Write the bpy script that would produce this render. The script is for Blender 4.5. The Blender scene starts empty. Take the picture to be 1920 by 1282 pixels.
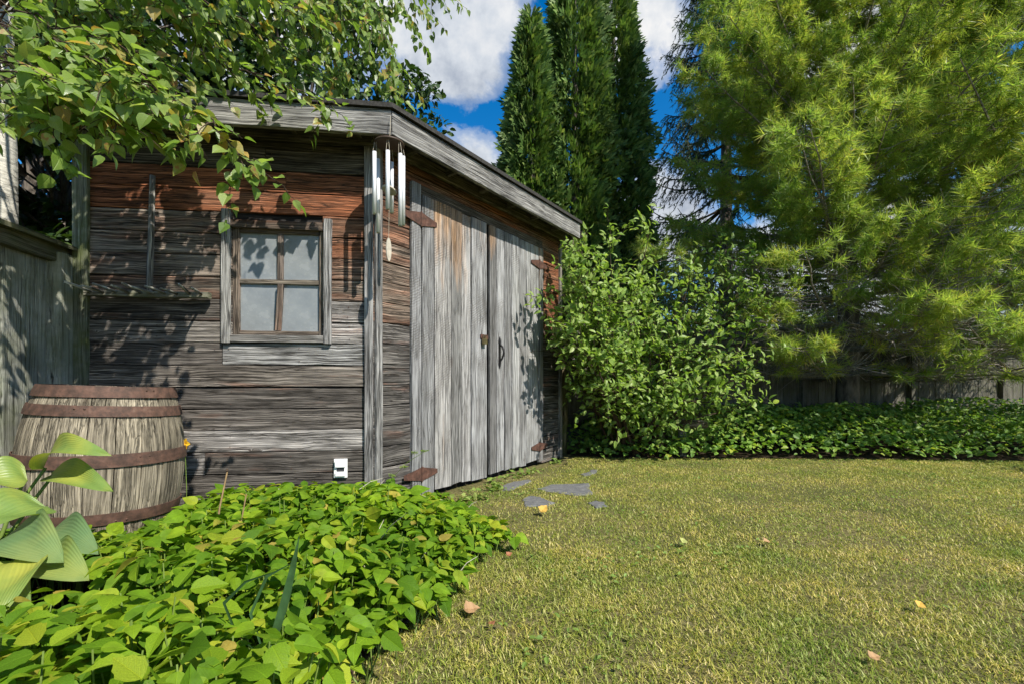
import bpy, math, random
import numpy as np
from mathutils import Matrix, Vector

random.seed(7)
RNG = np.random.default_rng(11)
SC = bpy.context.scene
COL = SC.collection
R = math.radians

# ------------------------------------------------------------------ camera
FPX, CXP, HZ, CAMH = 850.0, 960.0, 711.0, 0.90      # focal length in photo pixels, horizon row, eye height
cam = bpy.data.cameras.new("camera")
cam.sensor_width = 36.0
cam.lens = FPX / 1920 * 36.0
cam.shift_y = (HZ - 641.0) / 1920
cam.clip_start, cam.clip_end = 0.05, 800.0
camo = bpy.data.objects.new("camera", cam)
COL.objects.link(camo)
camo.location = (0, 0, CAMH)
camo.rotation_euler = (R(90), 0, 0)
SC.camera = camo

def at(px, py, Y):
    """point of the place, Y metres in front of the tripod"""
    return np.array([(px - CXP) / FPX * Y, Y, CAMH + (HZ - py) / FPX * Y])

# ------------------------------------------------------------------ light
SUN = np.array([1.0, -1.0, 1.5]); SUN /= np.linalg.norm(SUN)
sl = bpy.data.lights.new("sun", 'SUN')
sl.energy = 5.0
sl.angle = R(0.53)
sl.color = (1.0, 0.945, 0.85)
so = bpy.data.objects.new("sun", sl)
COL.objects.link(so)
so.rotation_euler = Vector(SUN).to_track_quat('Z', 'Y').to_euler()

SC.view_settings.view_transform = 'Standard'
SC.view_settings.look = 'None'
SC.view_settings.exposure = 0.72
SC.view_settings.gamma = 1.0
SC.view_settings.use_curve_mapping = False
SC.render.engine = 'CYCLES'
SC.cycles.max_bounces = 6
SC.cycles.diffuse_bounces = 4
SC.cycles.transmission_bounces = 4
SC.cycles.use_adaptive_sampling = True
SC.cycles.adaptive_threshold = 0.02
SC.cycles.use_denoising = True
SC.cycles.caustics_reflective = False
SC.cycles.caustics_refractive = False

def nd(nt, typ, **kw):
    n = nt.nodes.new(typ)
    for k, v in kw.items():
        if k == 'ins':
            for i, val in v.items():
                n.inputs[i].default_value = val
        else:
            setattr(n, k, v)
    return n

def mth(nt, op, a, b=None, c=None, clamp=False):
    n = nt.nodes.new('ShaderNodeMath'); n.operation = op; n.use_clamp = clamp
    for i, v in enumerate((a, b, c)):
        if v is None: continue
        if isinstance(v, (int, float)): n.inputs[i].default_value = v
        else: nt.links.new(v, n.inputs[i])
    return n.outputs[0]

def vmth(nt, op, a, b=None):
    n = nt.nodes.new('ShaderNodeVectorMath'); n.operation = op
    for i, v in enumerate((a, b)):
        if v is None: continue
        if isinstance(v, (tuple, list)): n.inputs[i].default_value = v
        else: nt.links.new(v, n.inputs[i])
    return n

def mixc(nt, fac, a, b, blend='MIX'):
    n = nt.nodes.new('ShaderNodeMix'); n.data_type = 'RGBA'; n.blend_type = blend; n.clamp_factor = True
    if isinstance(fac, (int, float)): n.inputs[0].default_value = fac
    else: nt.links.new(fac, n.inputs[0])
    for i, v in ((6, a), (7, b)):
        if isinstance(v, (tuple, list)): n.inputs[i].default_value = (*v[:3], 1)
        else: nt.links.new(v, n.inputs[i])
    return n.outputs[2]

def ramp(nt, fac, stops, interp='LINEAR'):
    n = nt.nodes.new('ShaderNodeValToRGB'); cr = n.color_ramp; cr.interpolation = interp
    while len(cr.elements) < len(stops): cr.elements.new(0.5)
    for e, (p, c) in zip(cr.elements, stops):
        e.position = p
        e.color = (*c[:3], 1) if isinstance(c, (tuple, list)) else (c, c, c, 1)
    nt.links.new(fac, n.inputs[0])
    return n.outputs[0]

def noise(nt, vec, scale, detail=4, rough=0.55, dist=0.0):
    n = nt.nodes.new('ShaderNodeTexNoise')
    n.inputs['Scale'].default_value = scale; n.inputs['Detail'].default_value = detail
    n.inputs['Roughness'].default_value = rough; n.inputs['Distortion'].default_value = dist
    if vec is not None: nt.links.new(vec, n.inputs['Vector'])
    return n.outputs[0]

# world: blue sky with fair weather cumulus
W = bpy.data.worlds.new("World"); SC.world = W; W.use_nodes = True
nt = W.node_tree; nt.nodes.clear()
sky = nd(nt, 'ShaderNodeTexSky', sky_type='NISHITA', sun_disc=False)
sky.sun_elevation = math.asin(SUN[2])
sky.sun_rotation = math.atan2(SUN[0], SUN[1])
sky.altitude = 300; sky.air_density = 1.0; sky.dust_density = 0.6; sky.ozone_density = 2.5
bg1 = nd(nt, 'ShaderNodeBackground'); bg1.inputs[1].default_value = 0.13
hs = nd(nt, 'ShaderNodeHueSaturation'); hs.inputs['Saturation'].default_value = 1.45; hs.inputs['Value'].default_value = 0.86
nt.links.new(sky.outputs[0], hs.inputs['Color'])
nt.links.new(hs.outputs[0], bg1.inputs[0])
tc = nd(nt, 'ShaderNodeTexCoord')
dirn = vmth(nt, 'NORMALIZE', tc.outputs['Generated']).outputs[0]
sep = nd(nt, 'ShaderNodeSeparateXYZ'); nt.links.new(dirn, sep.inputs[0])
n1 = noise(nt, dirn, 4.2, 9, 0.62, 0.25)
n2 = noise(nt, dirn, 11.0, 6, 0.6)
acc = mth(nt, 'MULTIPLY_ADD', n1, 1.15, -0.575)
clouds = [((-.118, 1, .785), .150), ((-.085, 1, .470), .105), ((.27, 1, .80), .14), ((.33, 1, .36), .14),
          ((.62, 1, .16), .2), ((.75, 1, .75), .15), ((-.7, 1, .8), .2), ((-1, .4, .6), .25), ((1, .6, .5), .2), ((-.38, 1, .9), .14),
          ((1, -.3, .9), .25), ((-.6, -1, .7), .3), ((.5, -1, .35), .25), ((0, -.3, 1), .2), ((.95, 1, .25), .2),
          ((-1, -.4, .3), .25), ((.9, 1, 1.1), .2), ((-.2, 1, 1.6), .2), ((-.45, 1, .25), .12)]
for c, rad in clouds:
    v = Vector(c).normalized()
    dd = vmth(nt, 'DISTANCE', dirn, tuple(v)).outputs['Value']
    g = mth(nt, 'MAXIMUM', mth(nt, 'SUBTRACT', 1.0, mth(nt, 'DIVIDE', dd, rad)), 0.0)
    acc = mth(nt, 'MULTIPLY_ADD', g, 0.62, acc)
acc = mth(nt, 'ADD', acc, mth(nt, 'MULTIPLY_ADD', n2, 0.34, -0.17))
mask = ramp(nt, acc, [(0.12, 0.0), (0.20, 0.45), (0.33, 1.0)], 'EASE')
shade = ramp(nt, noise(nt, vmth(nt, 'ADD', dirn, (.05, -.05, .06)).outputs[0], 7.0, 7, 0.58), [(0.36, (.40, .46, .57)), (0.5, (.74, .79, .86)), (0.62, (1, 1, 1))])
bg2 = nd(nt, 'ShaderNodeBackground'); bg2.inputs[1].default_value = 0.56
nt.links.new(shade, bg2.inputs[0])
mixs = nd(nt, 'ShaderNodeMixShader')
up = mth(nt, 'MULTIPLY', mask, mth(nt, 'GREATER_THAN', sep.outputs[2], 0.0))
nt.links.new(up, mixs.inputs[0]); nt.links.new(bg1.outputs[0], mixs.inputs[1]); nt.links.new(bg2.outputs[0], mixs.inputs[2])
wo = nd(nt, 'ShaderNodeOutputWorld'); nt.links.new(mixs.outputs[0], wo.inputs[0])

# ------------------------------------------------------------------ mesh helpers
def npmesh(name, V, F, uv=None, smooth=False):
    """V (n,3), F list of (m,k) index arrays"""
    if isinstance(F, np.ndarray): F = [F]
    V = np.asarray(V, dtype=np.float32)
    me = bpy.data.meshes.new(name)
    me.vertices.add(len(V)); me.vertices.foreach_set('co', V.ravel())
    F = [np.asarray(f, dtype=np.int32) for f in F if len(f)]
    loops = np.concatenate([f.ravel() for f in F])
    tot = np.concatenate([np.full(len(f), f.shape[1], dtype=np.int32) for f in F])
    st = np.zeros(len(tot), dtype=np.int32); st[1:] = np.cumsum(tot)[:-1]
    me.loops.add(len(loops)); me.loops.foreach_set('vertex_index', loops)
    me.polygons.add(len(tot)); me.polygons.foreach_set('loop_start', st)
    me.polygons.foreach_set('use_smooth', np.full(len(tot), bool(smooth), dtype=bool))
    if uv is not None:
        l = me.uv_layers.new(name='uv')
        l.data.foreach_set('uv', np.asarray(uv, dtype=np.float32)[loops].ravel())
    me.update(calc_edges=True)
    return me

def link(name, me, mat=None, parent=None, M=None, color=None, kind=None, label=None):
    o = bpy.data.objects.new(name, me)
    COL.objects.link(o)
    if mat is not None and me is not None and len(me.materials) == 0: me.materials.append(mat)
    if parent is not None: o.parent = parent
    if M is not None: o.matrix_basis = M
    if color is not None: o.color = color
    if kind: o['kind'] = kind
    if label: o['label'] = label
    return o

def thing(name, label, cat, loc=(0, 0, 0), group=None):
    o = bpy.data.objects.new(name, None); COL.objects.link(o)
    o.empty_display_size = 0.1
    o.location = loc; o['label'] = label; o['category'] = cat
    if group: o['group'] = group
    return o

def tag(o, label, cat, group=None):
    o['label'] = label; o['category'] = cat
    if group: o['group'] = group
    return o

def structure(o): o['kind'] = 'structure'; return o

class MB:
    """collects raw geometry for one mesh"""
    def __init__(s): s.V = []; s.F3 = []; s.F4 = []; s.n = 0
    def add(s, V, F3=None, F4=None):
        V = np.asarray(V, dtype=np.float64).reshape(-1, 3)
        if F3 is not None and len(F3): s.F3.append(np.asarray(F3) + s.n)
        if F4 is not None and len(F4): s.F4.append(np.asarray(F4) + s.n)
        s.V.append(V); s.n += len(V)
    def box(s, lo, hi):
        x0, y0, z0 = lo; x1, y1, z1 = hi
        s.add([(x0,y0,z0),(x1,y0,z0),(x1,y1,z0),(x0,y1,z0),(x0,y0,z1),(x1,y0,z1),(x1,y1,z1),(x0,y1,z1)],
              F4=[(0,3,2,1),(4,5,6,7),(0,1,5,4),(1,2,6,5),(2,3,7,6),(3,0,4,7)])
    def tube(s, pts, rad, sides=6, cap=True):
        pts = np.asarray(pts, dtype=float); n = len(pts)
        rad = np.broadcast_to(np.asarray(rad, dtype=float), (n,))
        t = np.gradient(pts, axis=0); t /= (np.linalg.norm(t, axis=1, keepdims=True) + 1e-9)
        ref = np.where(np.abs(t[:, 2:3]) > 0.9, np.array([[1., 0, 0]]), np.array([[0, 0, 1.]]))
        a = np.cross(ref, t); a /= (np.linalg.norm(a, axis=1, keepdims=True) + 1e-9)
        b = np.cross(t, a)
        th = np.arange(sides) * 2 * np.pi / sides
        V = pts[:, None] + rad[:, None, None] * (np.cos(th)[None, :, None] * a[:, None] + np.sin(th)[None, :, None] * b[:, None])
        i = np.arange(n - 1)[:, None] * sides; j = np.arange(sides)[None]
        j2 = (j + 1) % sides
        F4 = np.stack([i + j, i + j2, i + sides + j2, i + sides + j], -1).reshape(-1, 4)
        V = V.reshape(-1, 3); F3 = None
        if cap:
            V = np.vstack([V, pts[:1], pts[-1:]])
            k0, k1 = n * sides, n * sides + 1
            jj = np.arange(sides); jn = (jj + 1) % sides
            F3 = np.vstack([np.stack([np.full(sides, k0), jn, jj], -1), np.stack([np.full(sides, k1), (n - 1) * sides + jj, (n - 1) * sides + jn], -1)])
        s.add(V, F3, F4)
    def lathe(s, prof, sides=24, axis_pt=(0, 0, 0)):
        prof = np.asarray(prof, dtype=float); n = len(prof)
        th = np.arange(sides) * 2 * np.pi / sides
        V = np.stack([prof[:, 0:1] * np.cos(th), prof[:, 0:1] * np.sin(th), np.repeat(prof[:, 1:2], sides, 1)], -1).reshape(-1, 3) + np.array(axis_pt)
        i = np.arange(n - 1)[:, None] * sides; j = np.arange(sides)[None]; j2 = (j + 1) % sides
        s.add(V, F4=np.stack([i + j, i + j2, i + sides + j2, i + sides + j], -1).reshape(-1, 4))
    def prism(s, poly, z0, z1):
        """poly in xy, extruded in z; convex or fan-able"""
        n = len(poly); p = np.asarray(poly, float)
        V = np.vstack([np.c_[p, np.full(n, z0)], np.c_[p, np.full(n, z1)], [[*p.mean(0), z0]], [[*p.mean(0), z1]]])
        j = np.arange(n); k = (j + 1) % n
        s.add(V, F3=np.vstack([np.stack([np.full(n, 2 * n), k, j], -1), np.stack([np.full(n, 2 * n + 1), n + j, n + k], -1)]),
              F4=np.stack([j, k, n + k, n + j], -1))
    def mesh(s, name, smooth=False):
        F = []
        if s.F3: F.append(np.vstack(s.F3))
        if s.F4: F.append(np.vstack(s.F4))
        return npmesh(name, np.vstack(s.V), F, smooth=smooth)
    def build(s, name, mat, parent=None, M=None, smooth=False, **kw):
        return link(name, s.mesh(name, smooth), mat, parent, M, **kw)

def basis(o, U, V, N):
    M = Matrix.Identity(4)
    for i, c in enumerate((U, V, N)):
        for r in range(3): M[r][i] = c[r]
    for r in range(3): M[r][3] = o[r]
    return M

def board(name, parent, o, U, Wd, L, H, T, mat, color, nseg=8, wob=0.0025, bev=0.003, ends=(0, 0), bow=0.0, **kw):
    """a sawn board: runs L along U, H across along Wd, front face at o, T thick behind; grain runs along local X"""
    U = Vector(U).normalized(); Wd = Vector(Wd).normalized(); N = U.cross(Wd)
    xs = np.linspace(0, L, nseg + 1)
    lo = np.cumsum(RNG.normal(0, wob, nseg + 1)) * .5; lo -= lo.mean(); hi = np.cumsum(RNG.normal(0, wob, nseg + 1)) * .5; hi -= hi.mean()
    zz = RNG.normal(0, wob * .6, nseg + 1) + bow * np.sin(np.pi * np.linspace(0, 1, nseg + 1))
    V = []
    for i, x in enumerate(xs):
        a, b, z = lo[i], H + hi[i], zz[i]
        sk = np.interp(i, [0, nseg], ends)
        def xx(y): return x + sk * (y / H - .5)
        V += [(xx(a), a, -T), (xx(a), a, z - bev), (xx(a + bev), a + bev, z), (xx(b - bev), b - bev, z), (xx(b), b, z - bev), (xx(b), b, -T)]
    n = nseg + 1
    i = np.arange(nseg)[:, None] * 6; j = np.arange(6)[None]; j2 = (j + 1) % 6
    F4 = np.stack([i + j, i + 6 + j, i + 6 + j2, i + j2], -1).reshape(-1, 4)
    e = nseg * 6
    F4b = np.array([(0, 1, 4, 5), (1, 2, 3, 4), (e + 5, e + 4, e + 1, e), (e + 4, e + 3, e + 2, e + 1)])
    me = npmesh(name, np.array(V), [np.vstack([F4, F4b])])
    return link(name, me, mat, parent, basis(o, U, Wd, N), color=color, **kw)

# ------------------------------------------------------------------ materials
def newmat(name):
    m = bpy.data.materials.new(name); m.use_nodes = True
    nt = m.node_tree; nt.nodes.clear()
    out = nd(nt, 'ShaderNodeOutputMaterial')
    return m, nt, out

def principled(nt, out, col, rough=0.6, spec=0.3, metal=0.0, bump=None, bstr=0.5, bdist=0.01):
    p = nd(nt, 'ShaderNodeBsdfPrincipled')
    if isinstance(col, (tuple, list)): p.inputs['Base Color'].default_value = (*col[:3], 1)
    else: nt.links.new(col, p.inputs['Base Color'])
    if isinstance(rough, (int, float)): p.inputs['Roughness'].default_value = rough
    else: nt.links.new(rough, p.inputs['Roughness'])
    p.inputs['Specular IOR Level'].default_value = spec
    p.inputs['Metallic'].default_value = metal
    if bump is not None:
        b = nd(nt, 'ShaderNodeBump'); b.inputs['Strength'].default_value = bstr; b.inputs['Distance'].default_value = bdist
        nt.links.new(bump, b.inputs['Height']); nt.links.new(b.outputs[0], p.inputs['Normal'])
    nt.links.new(p.outputs[0], out.inputs[0])
    return p

def wood_mat(name, contrast=1.0, crack=0.5, moss=0.0, saw=0.0, top=None):
    """weathered board: colour from Object Info colour, its alpha is the share of unweathered orange wood"""
    m, nt, out = newmat(name)
    tc = nd(nt, 'ShaderNodeTexCoord'); oi = nd(nt, 'ShaderNodeObjectInfo')
    off = nd(nt, 'ShaderNodeCombineXYZ')
    nt.links.new(mth(nt, 'MULTIPLY', oi.outputs['Random'], 37.0), off.inputs[0]); nt.links.new(mth(nt, 'MULTIPLY', oi.outputs['Random'], 11.3), off.inputs[1])
    v = vmth(nt, 'ADD', tc.outputs['Object'], off.outputs[0]).outputs[0]
    warp = noise(nt, v, 3.0, 3, .5)
    wv = nd(nt, 'ShaderNodeCombineXYZ'); nt.links.new(mth(nt, 'MULTIPLY_ADD', warp, 0.036, -0.018), wv.inputs[1])
    # knots bend the grain
    vor = nd(nt, 'ShaderNodeTexVoronoi'); vor.inputs['Scale'].default_value = 3.4; vor.inputs['Randomness'].default_value = 1.0
    kn0 = vmth(nt, 'MULTIPLY', v, (0.55, 1.5, 1.0)); nt.links.new(kn0.outputs[0], vor.inputs['Vector'])
    knot = ramp(nt, vor.outputs['Distance'], [(0.0, 1.0), (0.055, 0.9), (0.10, 0.25), (0.2, 0.0)])
    kk = nd(nt, 'ShaderNodeCombineXYZ'); nt.links.new(mth(nt, 'MULTIPLY', knot, 0.02), kk.inputs[1])
    v2 = vmth(nt, 'ADD', vmth(nt, 'ADD', v, wv.outputs[0]).outputs[0], kk.outputs[0]).outputs[0]
    g1 = noise(nt, vmth(nt, 'MULTIPLY', v2, (1.3, 95, 40)).outputs[0], 1.0, 7, .70)
    g2 = noise(nt, vmth(nt, 'MULTIPLY', v2, (3.0, 210, 60)).outputs[0], 1.0, 4, .65)
    g3 = noise(nt, vmth(nt, 'MULTIPLY', v2, (2.2, 24, 24)).outputs[0], 1.0, 4, .55)
    grain = mth(nt, 'ADD', mth(nt, 'MULTIPLY', g1, .5), mth(nt, 'MULTIPLY', g2, .5))
    tone = ramp(nt, grain, [(0.385, 0.07 / contrast), (0.46, 0.48 / contrast), (0.53, 1.0), (0.62, 2.0 * contrast)])
    ck = ramp(nt, g1, [(0.30, 1.0), (0.40, 0.0)])
    ck2 = ramp(nt, g3, [(0.24, 1.0), (0.36, 0.0)])
    ck = mth(nt, 'MAXIMUM', ck, ck2)
    for (sx_, sy_, lvl, wd_) in ((.8, 22, .50, .020), (1.2, 40, .46, .016), (1.0, 33, .55, .014)):
        ln = noise(nt, vmth(nt, 'MULTIPLY', v2, (sx_, sy_, 20)).outputs[0], 1.0, 3, .55)
        li = ramp(nt, mth(nt, 'ABSOLUTE', mth(nt, 'SUBTRACT', ln, lvl)), [(0.0, 1.0), (wd_, 0.0)])
        li = mth(nt, 'MULTIPLY', li, ramp(nt, noise(nt, vmth(nt, 'MULTIPLY', v, (2.5, 12, 5)).outputs[0], 1.0, 2, .5), [(0.42, 0.0), (0.52, 1.0)]))
        ck = mth(nt, 'MAXIMUM', ck, li)
    blot = noise(nt, v, 2.3, 4, .6)
    col = mixc(nt, 1.0, oi.outputs['Color'], tone, 'MULTIPLY')
    blc = ramp(nt, blot, [(0.3, 0.55), (0.5, 0.95), (0.7, 1.25)] if top is None else [(0.3, 0.85), (0.7, 1.12)])
    col = mixc(nt, 1.0, col, blc, 'MULTIPLY')
    # unweathered orange streaks
    om = noise(nt, vmth(nt, 'MULTIPLY', v2, (1.3, 9, 9)).outputs[0], 1.0, 4, .6)
    al = oi.outputs['Alpha']
    if top:        # wood kept fresh under the eave
        sx = nd(nt, 'ShaderNodeSeparateXYZ'); nt.links.new(tc.outputs['Object'], sx.inputs[0])
        mr = nd(nt, 'ShaderNodeMapRange'); mr.inputs['From Min'].default_value = top[0]; mr.inputs['From Max'].default_value = top[1]; mr.inputs['To Max'].default_value = top[2]
        nt.links.new(sx.outputs[0], mr.inputs['Value']); al = mth(nt, 'ADD', al, mr.outputs[0])
    omask = mth(nt, 'MULTIPLY', mth(nt, 'SUBTRACT', mth(nt, 'ADD', om, al), 1.0, clamp=True), 3.0, clamp=True)
    orange = mixc(nt, 1.0, (0.40, 0.23, 0.11) if top else (0.235, 0.088, 0.042), tone, 'MULTIPLY')
    col = mixc(nt, omask, col, orange)
    col = mixc(nt, mth(nt, 'MULTIPLY', ck, crack), col, (0.018, 0.015, 0.012))
    col = mixc(nt, mth(nt, 'MULTIPLY', knot, 0.6), col, (0.05, 0.035, 0.025))
    if moss > 0:
        ms = ramp(nt, noise(nt, tc.outputs['Object'], 5.0, 6, .65), [(0.42, 0.0), (0.62, 1.0)])
        col = mixc(nt, mth(nt, 'MULTIPLY', ms, moss), col, (0.085, 0.105, 0.03))
    h = mth(nt, 'SUBTRACT', grain, mth(nt, 'MULTIPLY', ck, 0.6))
    if saw > 0:
        wvt = nd(nt, 'ShaderNodeTexWave', wave_type='BANDS', bands_direction='DIAGONAL'); wvt.inputs['Scale'].default_value = 30; wvt.inputs['Distortion'].default_value = 5.0; wvt.inputs['Detail'].default_value = 3; wvt.inputs['Detail Scale'].default_value = 2.0
        nt.links.new(vmth(nt, 'MULTIPLY', v, (1.0, .55, 0)).outputs[0], wvt.inputs['Vector'])
        sm = mth(nt, 'MULTIPLY', wvt.outputs['Fac'], ramp(nt, noise(nt, v, 3.0, 2, .5), [(0.45, 0.0), (0.6, 1.0)]))
        sm = mth(nt, 'MULTIPLY', sm, mth(nt, 'GREATER_THAN', oi.outputs['Random'], .45))
        col = mixc(nt, mth(nt, 'MULTIPLY', sm, saw), col, (0.10, 0.09, 0.08))
        h = mth(nt, 'ADD', h, mth(nt, 'MULTIPLY', sm, -0.3))
    principled(nt, out, col, 0.85, 0.15, bump=h, bstr=0.9, bdist=0.006)
    return m

M_SIDING = wood_mat('weathered_siding', 1.25, 0.95)
M_TRIM = wood_mat('weathered_trim', 1.0, 0.6)
M_DOOR = wood_mat('silver_door_boards', 0.8, 0.6, saw=0.5, top=(1.35, 2.3, .40))
M_FENCE = wood_mat('fence_wood', 0.62, 0.3, moss=0.42)
M_MOSSY = wood_mat('mossy_wood', 0.8, 0.4, moss=0.8)
M_STAVE = wood_mat('barrel_oak', 0.85, 0.5)

def rust_mat(name, c1=(0.062, 0.037, 0.027), c2=(0.10, 0.054, 0.038)):
    m, nt, out = newmat(name)
    tc = nd(nt, 'ShaderNodeTexCoord')
    a = noise(nt, tc.outputs['Object'], 26, 6, .65); b = noise(nt, tc.outputs['Object'], 140, 3, .6)
    col = ramp(nt, a, [(0.3, tuple(x * .6 for x in c1)), (0.45, c1), (0.58, c2), (0.75, (0.14, 0.088, 0.065))])
    col = mixc(nt, ramp(nt, b, [(0.5, 0.0), (0.75, 0.6)]), col, (0.10, 0.05, 0.035))
    principled(nt, out, col, 0.75, 0.3, bump=b, bstr=0.4, bdist=0.002)
    return m
M_RUST = rust_mat('rusty_iron')
M_HINGE = rust_mat('rusty_hinge', (0.055, 0.028, 0.020), (0.092, 0.042, 0.029))

def plain_mat(name, col, rough=0.5, spec=0.4, metal=0.0, var=0.25, scale=30, bstr=0.15):
    m, nt, out = newmat(name)
    tc = nd(nt, 'ShaderNodeTexCoord')
    a = noise(nt, tc.outputs['Object'], scale, 5, .6)
    c = mixc(nt, 1.0, col, ramp(nt, a, [(0.3, 1 - var), (0.7, 1 + var * .6)]), 'MULTIPLY')
    principled(nt, out, c, rough, spec, metal, bump=a, bstr=bstr, bdist=0.003)
    return m
M_ALU = plain_mat('brushed_aluminium', (0.72, 0.73, 0.75), 0.42, 0.5, 0.35, 0.06, 60, .03)
M_BLACKIRON = plain_mat('black_iron', (0.018, 0.017, 0.017), 0.55, 0.4, 0.3, .4)
M_BRASS = plain_mat('dull_brass', (0.24, 0.19, 0.10), 0.4, 0.5, 0.8, .3)
M_WHITEP = plain_mat('white_plastic', (0.78, 0.78, 0.76), 0.4, 0.4, 0, .08)
M_GREYP = plain_mat('dark_slot', (0.05, 0.05, 0.055), 0.6, .3)
M_CORD = plain_mat('pale_cord', (0.42, 0.38, 0.30), 0.8, .1)
M_DISC = plain_mat('dark_wood_disc', (0.055, 0.035, 0.022), 0.55, .3)
M_PALEWOOD = plain_mat('pale_wood', (0.42, 0.38, 0.31), 0.7, .2)
M_SHINGLE = plain_mat('roof_felt', (0.045, 0.043, 0.040), 0.9, .1, 0, .5, 60, .6)

# dusty window glass over a pale sheet
def glass_mat():
    m, nt, out = newmat('dusty_glass')
    tc = nd(nt, 'ShaderNodeTexCoord')
    a = noise(nt, tc.outputs['Object'], 7, 5, .6); b = noise(nt, tc.outputs['Object'], 55, 5, .7)
    col = ramp(nt, a, [(0.3, (.16, .175, .185)), (0.55, (.215, .232, .24)), (0.75, (.27, .28, .285))])
    col = mixc(nt, ramp(nt, b, [(0.58, 0.0), (0.8, 0.5)]), col, (.38, .38, .36))
    p = principled(nt, out, col, ramp(nt, a, [(0.3, .16), (0.7, .35)]), 0.5)
    return m
M_GLASS = glass_mat()

def leaf_mat(name, stops, trans=0.35, rough=0.42, spec=0.35, vein=0.25, tcol=1.25, laterals=0.0, edge=None, macro=None):
    m, nt, out = newmat(name)
    geo = nd(nt, 'ShaderNodeNewGeometry'); oi = nd(nt, 'ShaderNodeObjectInfo')
    r = mth(nt, 'FRACT', mth(nt, 'ADD', geo.outputs['Random Per Island'], mth(nt, 'MULTIPLY', oi.outputs['Random'], 7.31)))
    col = ramp(nt, r, stops)
    tc = nd(nt, 'ShaderNodeTexCoord')
    pat = noise(nt, tc.outputs['Object'], 35, 3, .6)
    col = mixc(nt, 1.0, col, ramp(nt, pat, [(0.3, .78), (0.7, 1.22)]), 'MULTIPLY')
    if macro:
        mn = noise(nt, geo.outputs['Position'], macro[0], 3, .6)
        col = mixc(nt, 1.0, col, ramp(nt, mn, [(0.33, macro[1]), (0.67, macro[2])]), 'MULTIPLY')
    bump = None
    if vein > 0:
        uvn = nd(nt, 'ShaderNodeUVMap'); sp = nd(nt, 'ShaderNodeSeparateXYZ'); nt.links.new(uvn.outputs[0], sp.inputs[0])
        dv = mth(nt, 'ABSOLUTE', mth(nt, 'SUBTRACT', sp.outputs[1], 0.5))
        mid = ramp(nt, dv, [(0.0, 1.0), (0.035, 0.0)])
        if laterals > 0:
            w = mth(nt, 'SUBTRACT', sp.outputs[0], mth(nt, 'MULTIPLY', dv, 0.9))
            fr = mth(nt, 'FRACT', mth(nt, 'MULTIPLY', w, 7.0))
            lat = ramp(nt, mth(nt, 'ABSOLUTE', mth(nt, 'SUBTRACT', fr, 0.5)), [(0.0, laterals), (0.12, 0.0)])
            mid = mth(nt, 'MAXIMUM', mid, lat)
        col = mixc(nt, mth(nt, 'MULTIPLY', mid, vein), col, mixc(nt, 1.0, col, (1.9, 1.7, 1.6), 'MULTIPLY'))
        bump = mid
    if edge is not None:
        ed = ramp(nt, r, [(edge[0], 0.0), (edge[0] + .02, 1.0)])
        sp2 = ramp(nt, noise(nt, tc.outputs['Object'], 45, 3, .6), [(0.5, 0.0), (0.6, 1.0)])
        col = mixc(nt, mth(nt, 'MULTIPLY', ed, sp2), col, edge[1])
    p = nd(nt, 'ShaderNodeBsdfPrincipled'); nt.links.new(col, p.inputs['Base Color'])
    p.inputs['Roughness'].default_value = rough; p.inputs['Specular IOR Level'].default_value = spec
    if bump is not None:
        b = nd(nt, 'ShaderNodeBump'); b.inputs['Strength'].default_value = 0.35; b.inputs['Distance'].default_value = 0.003; b.invert = True
        nt.links.new(bump, b.inputs['Height']); nt.links.new(b.outputs[0], p.inputs['Normal'])
    t = nd(nt, 'ShaderNodeBsdfTranslucent')
    nt.links.new(mixc(nt, 1.0, col, (tcol * 1.05, tcol * 1.1, tcol * .55), 'MULTIPLY'), t.inputs[0])
    mx = nd(nt, 'ShaderNodeMixShader'); mx.inputs[0].default_value = trans
    nt.links.new(p.outputs[0], mx.inputs[1]); nt.links.new(t.outputs[0], mx.inputs[2]); nt.links.new(mx.outputs[0], out.inputs[0])
    return m

M_BIRCH = leaf_mat('birch_leaf', [(0, (.12, .20, .035)), (.5, (.18, .275, .05)), (.8, (.25, .33, .08)), (.97, (.32, .32, .07)), (1, (.40, .27, .06))], .5, .36, .5, .3, laterals=.5, edge=(.86, (.34, .17, .06)))
M_BED = leaf_mat('ground_elder_leaf', [(0, (.075, .165, .008)), (.45, (.125, .24, .010)), (.8, (.19, .30, .014)), (.96, (.29, .34, .025)), (1, (.36, .27, .06))], .42, .6, .22, .4, laterals=.7, macro=(2.6, (.75, .8, .8), (1.25, 1.15, 1.1)))
M_BACKBED = leaf_mat('creeper_leaf', [(0, (.095, .19, .03)), (.5, (.165, .29, .045)), (.85, (.24, .35, .06)), (1, (.32, .37, .045))], .42, .48, .3, .2, macro=(1.5, (.75, .8, .85), (1.2, 1.15, 1.1)))
M_SHRUB = leaf_mat('apple_leaf', [(0, (.14, .235, .04)), (.5, (.22, .33, .065)), (.9, (.31, .41, .11)), (1, (.37, .45, .16))], .46, .45, .3, .25)
M_MAPLE = leaf_mat('shade_darkened_leaf', [(0, (.018, .042, .010)), (.6, (.032, .068, .014)), (1, (.06, .10, .02))], .3, .45, .4, 0)  # deep shade behind the birch is put into this dark leaf colour
M_CEDAR = leaf_mat('cedar_spray', [(0, (.045, .095, .022)), (.5, (.09, .16, .036)), (.85, (.15, .23, .055)), (1, (.23, .28, .085))], .25, .55, .25, 0, macro=(2.5, .7, 1.3))
M_SPRUCE = leaf_mat('spruce_needles', [(0, (.030, .065, .036)), (.6, (.055, .10, .056)), (1, (.09, .13, .075))], .2, .6, .2, 0)
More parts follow.
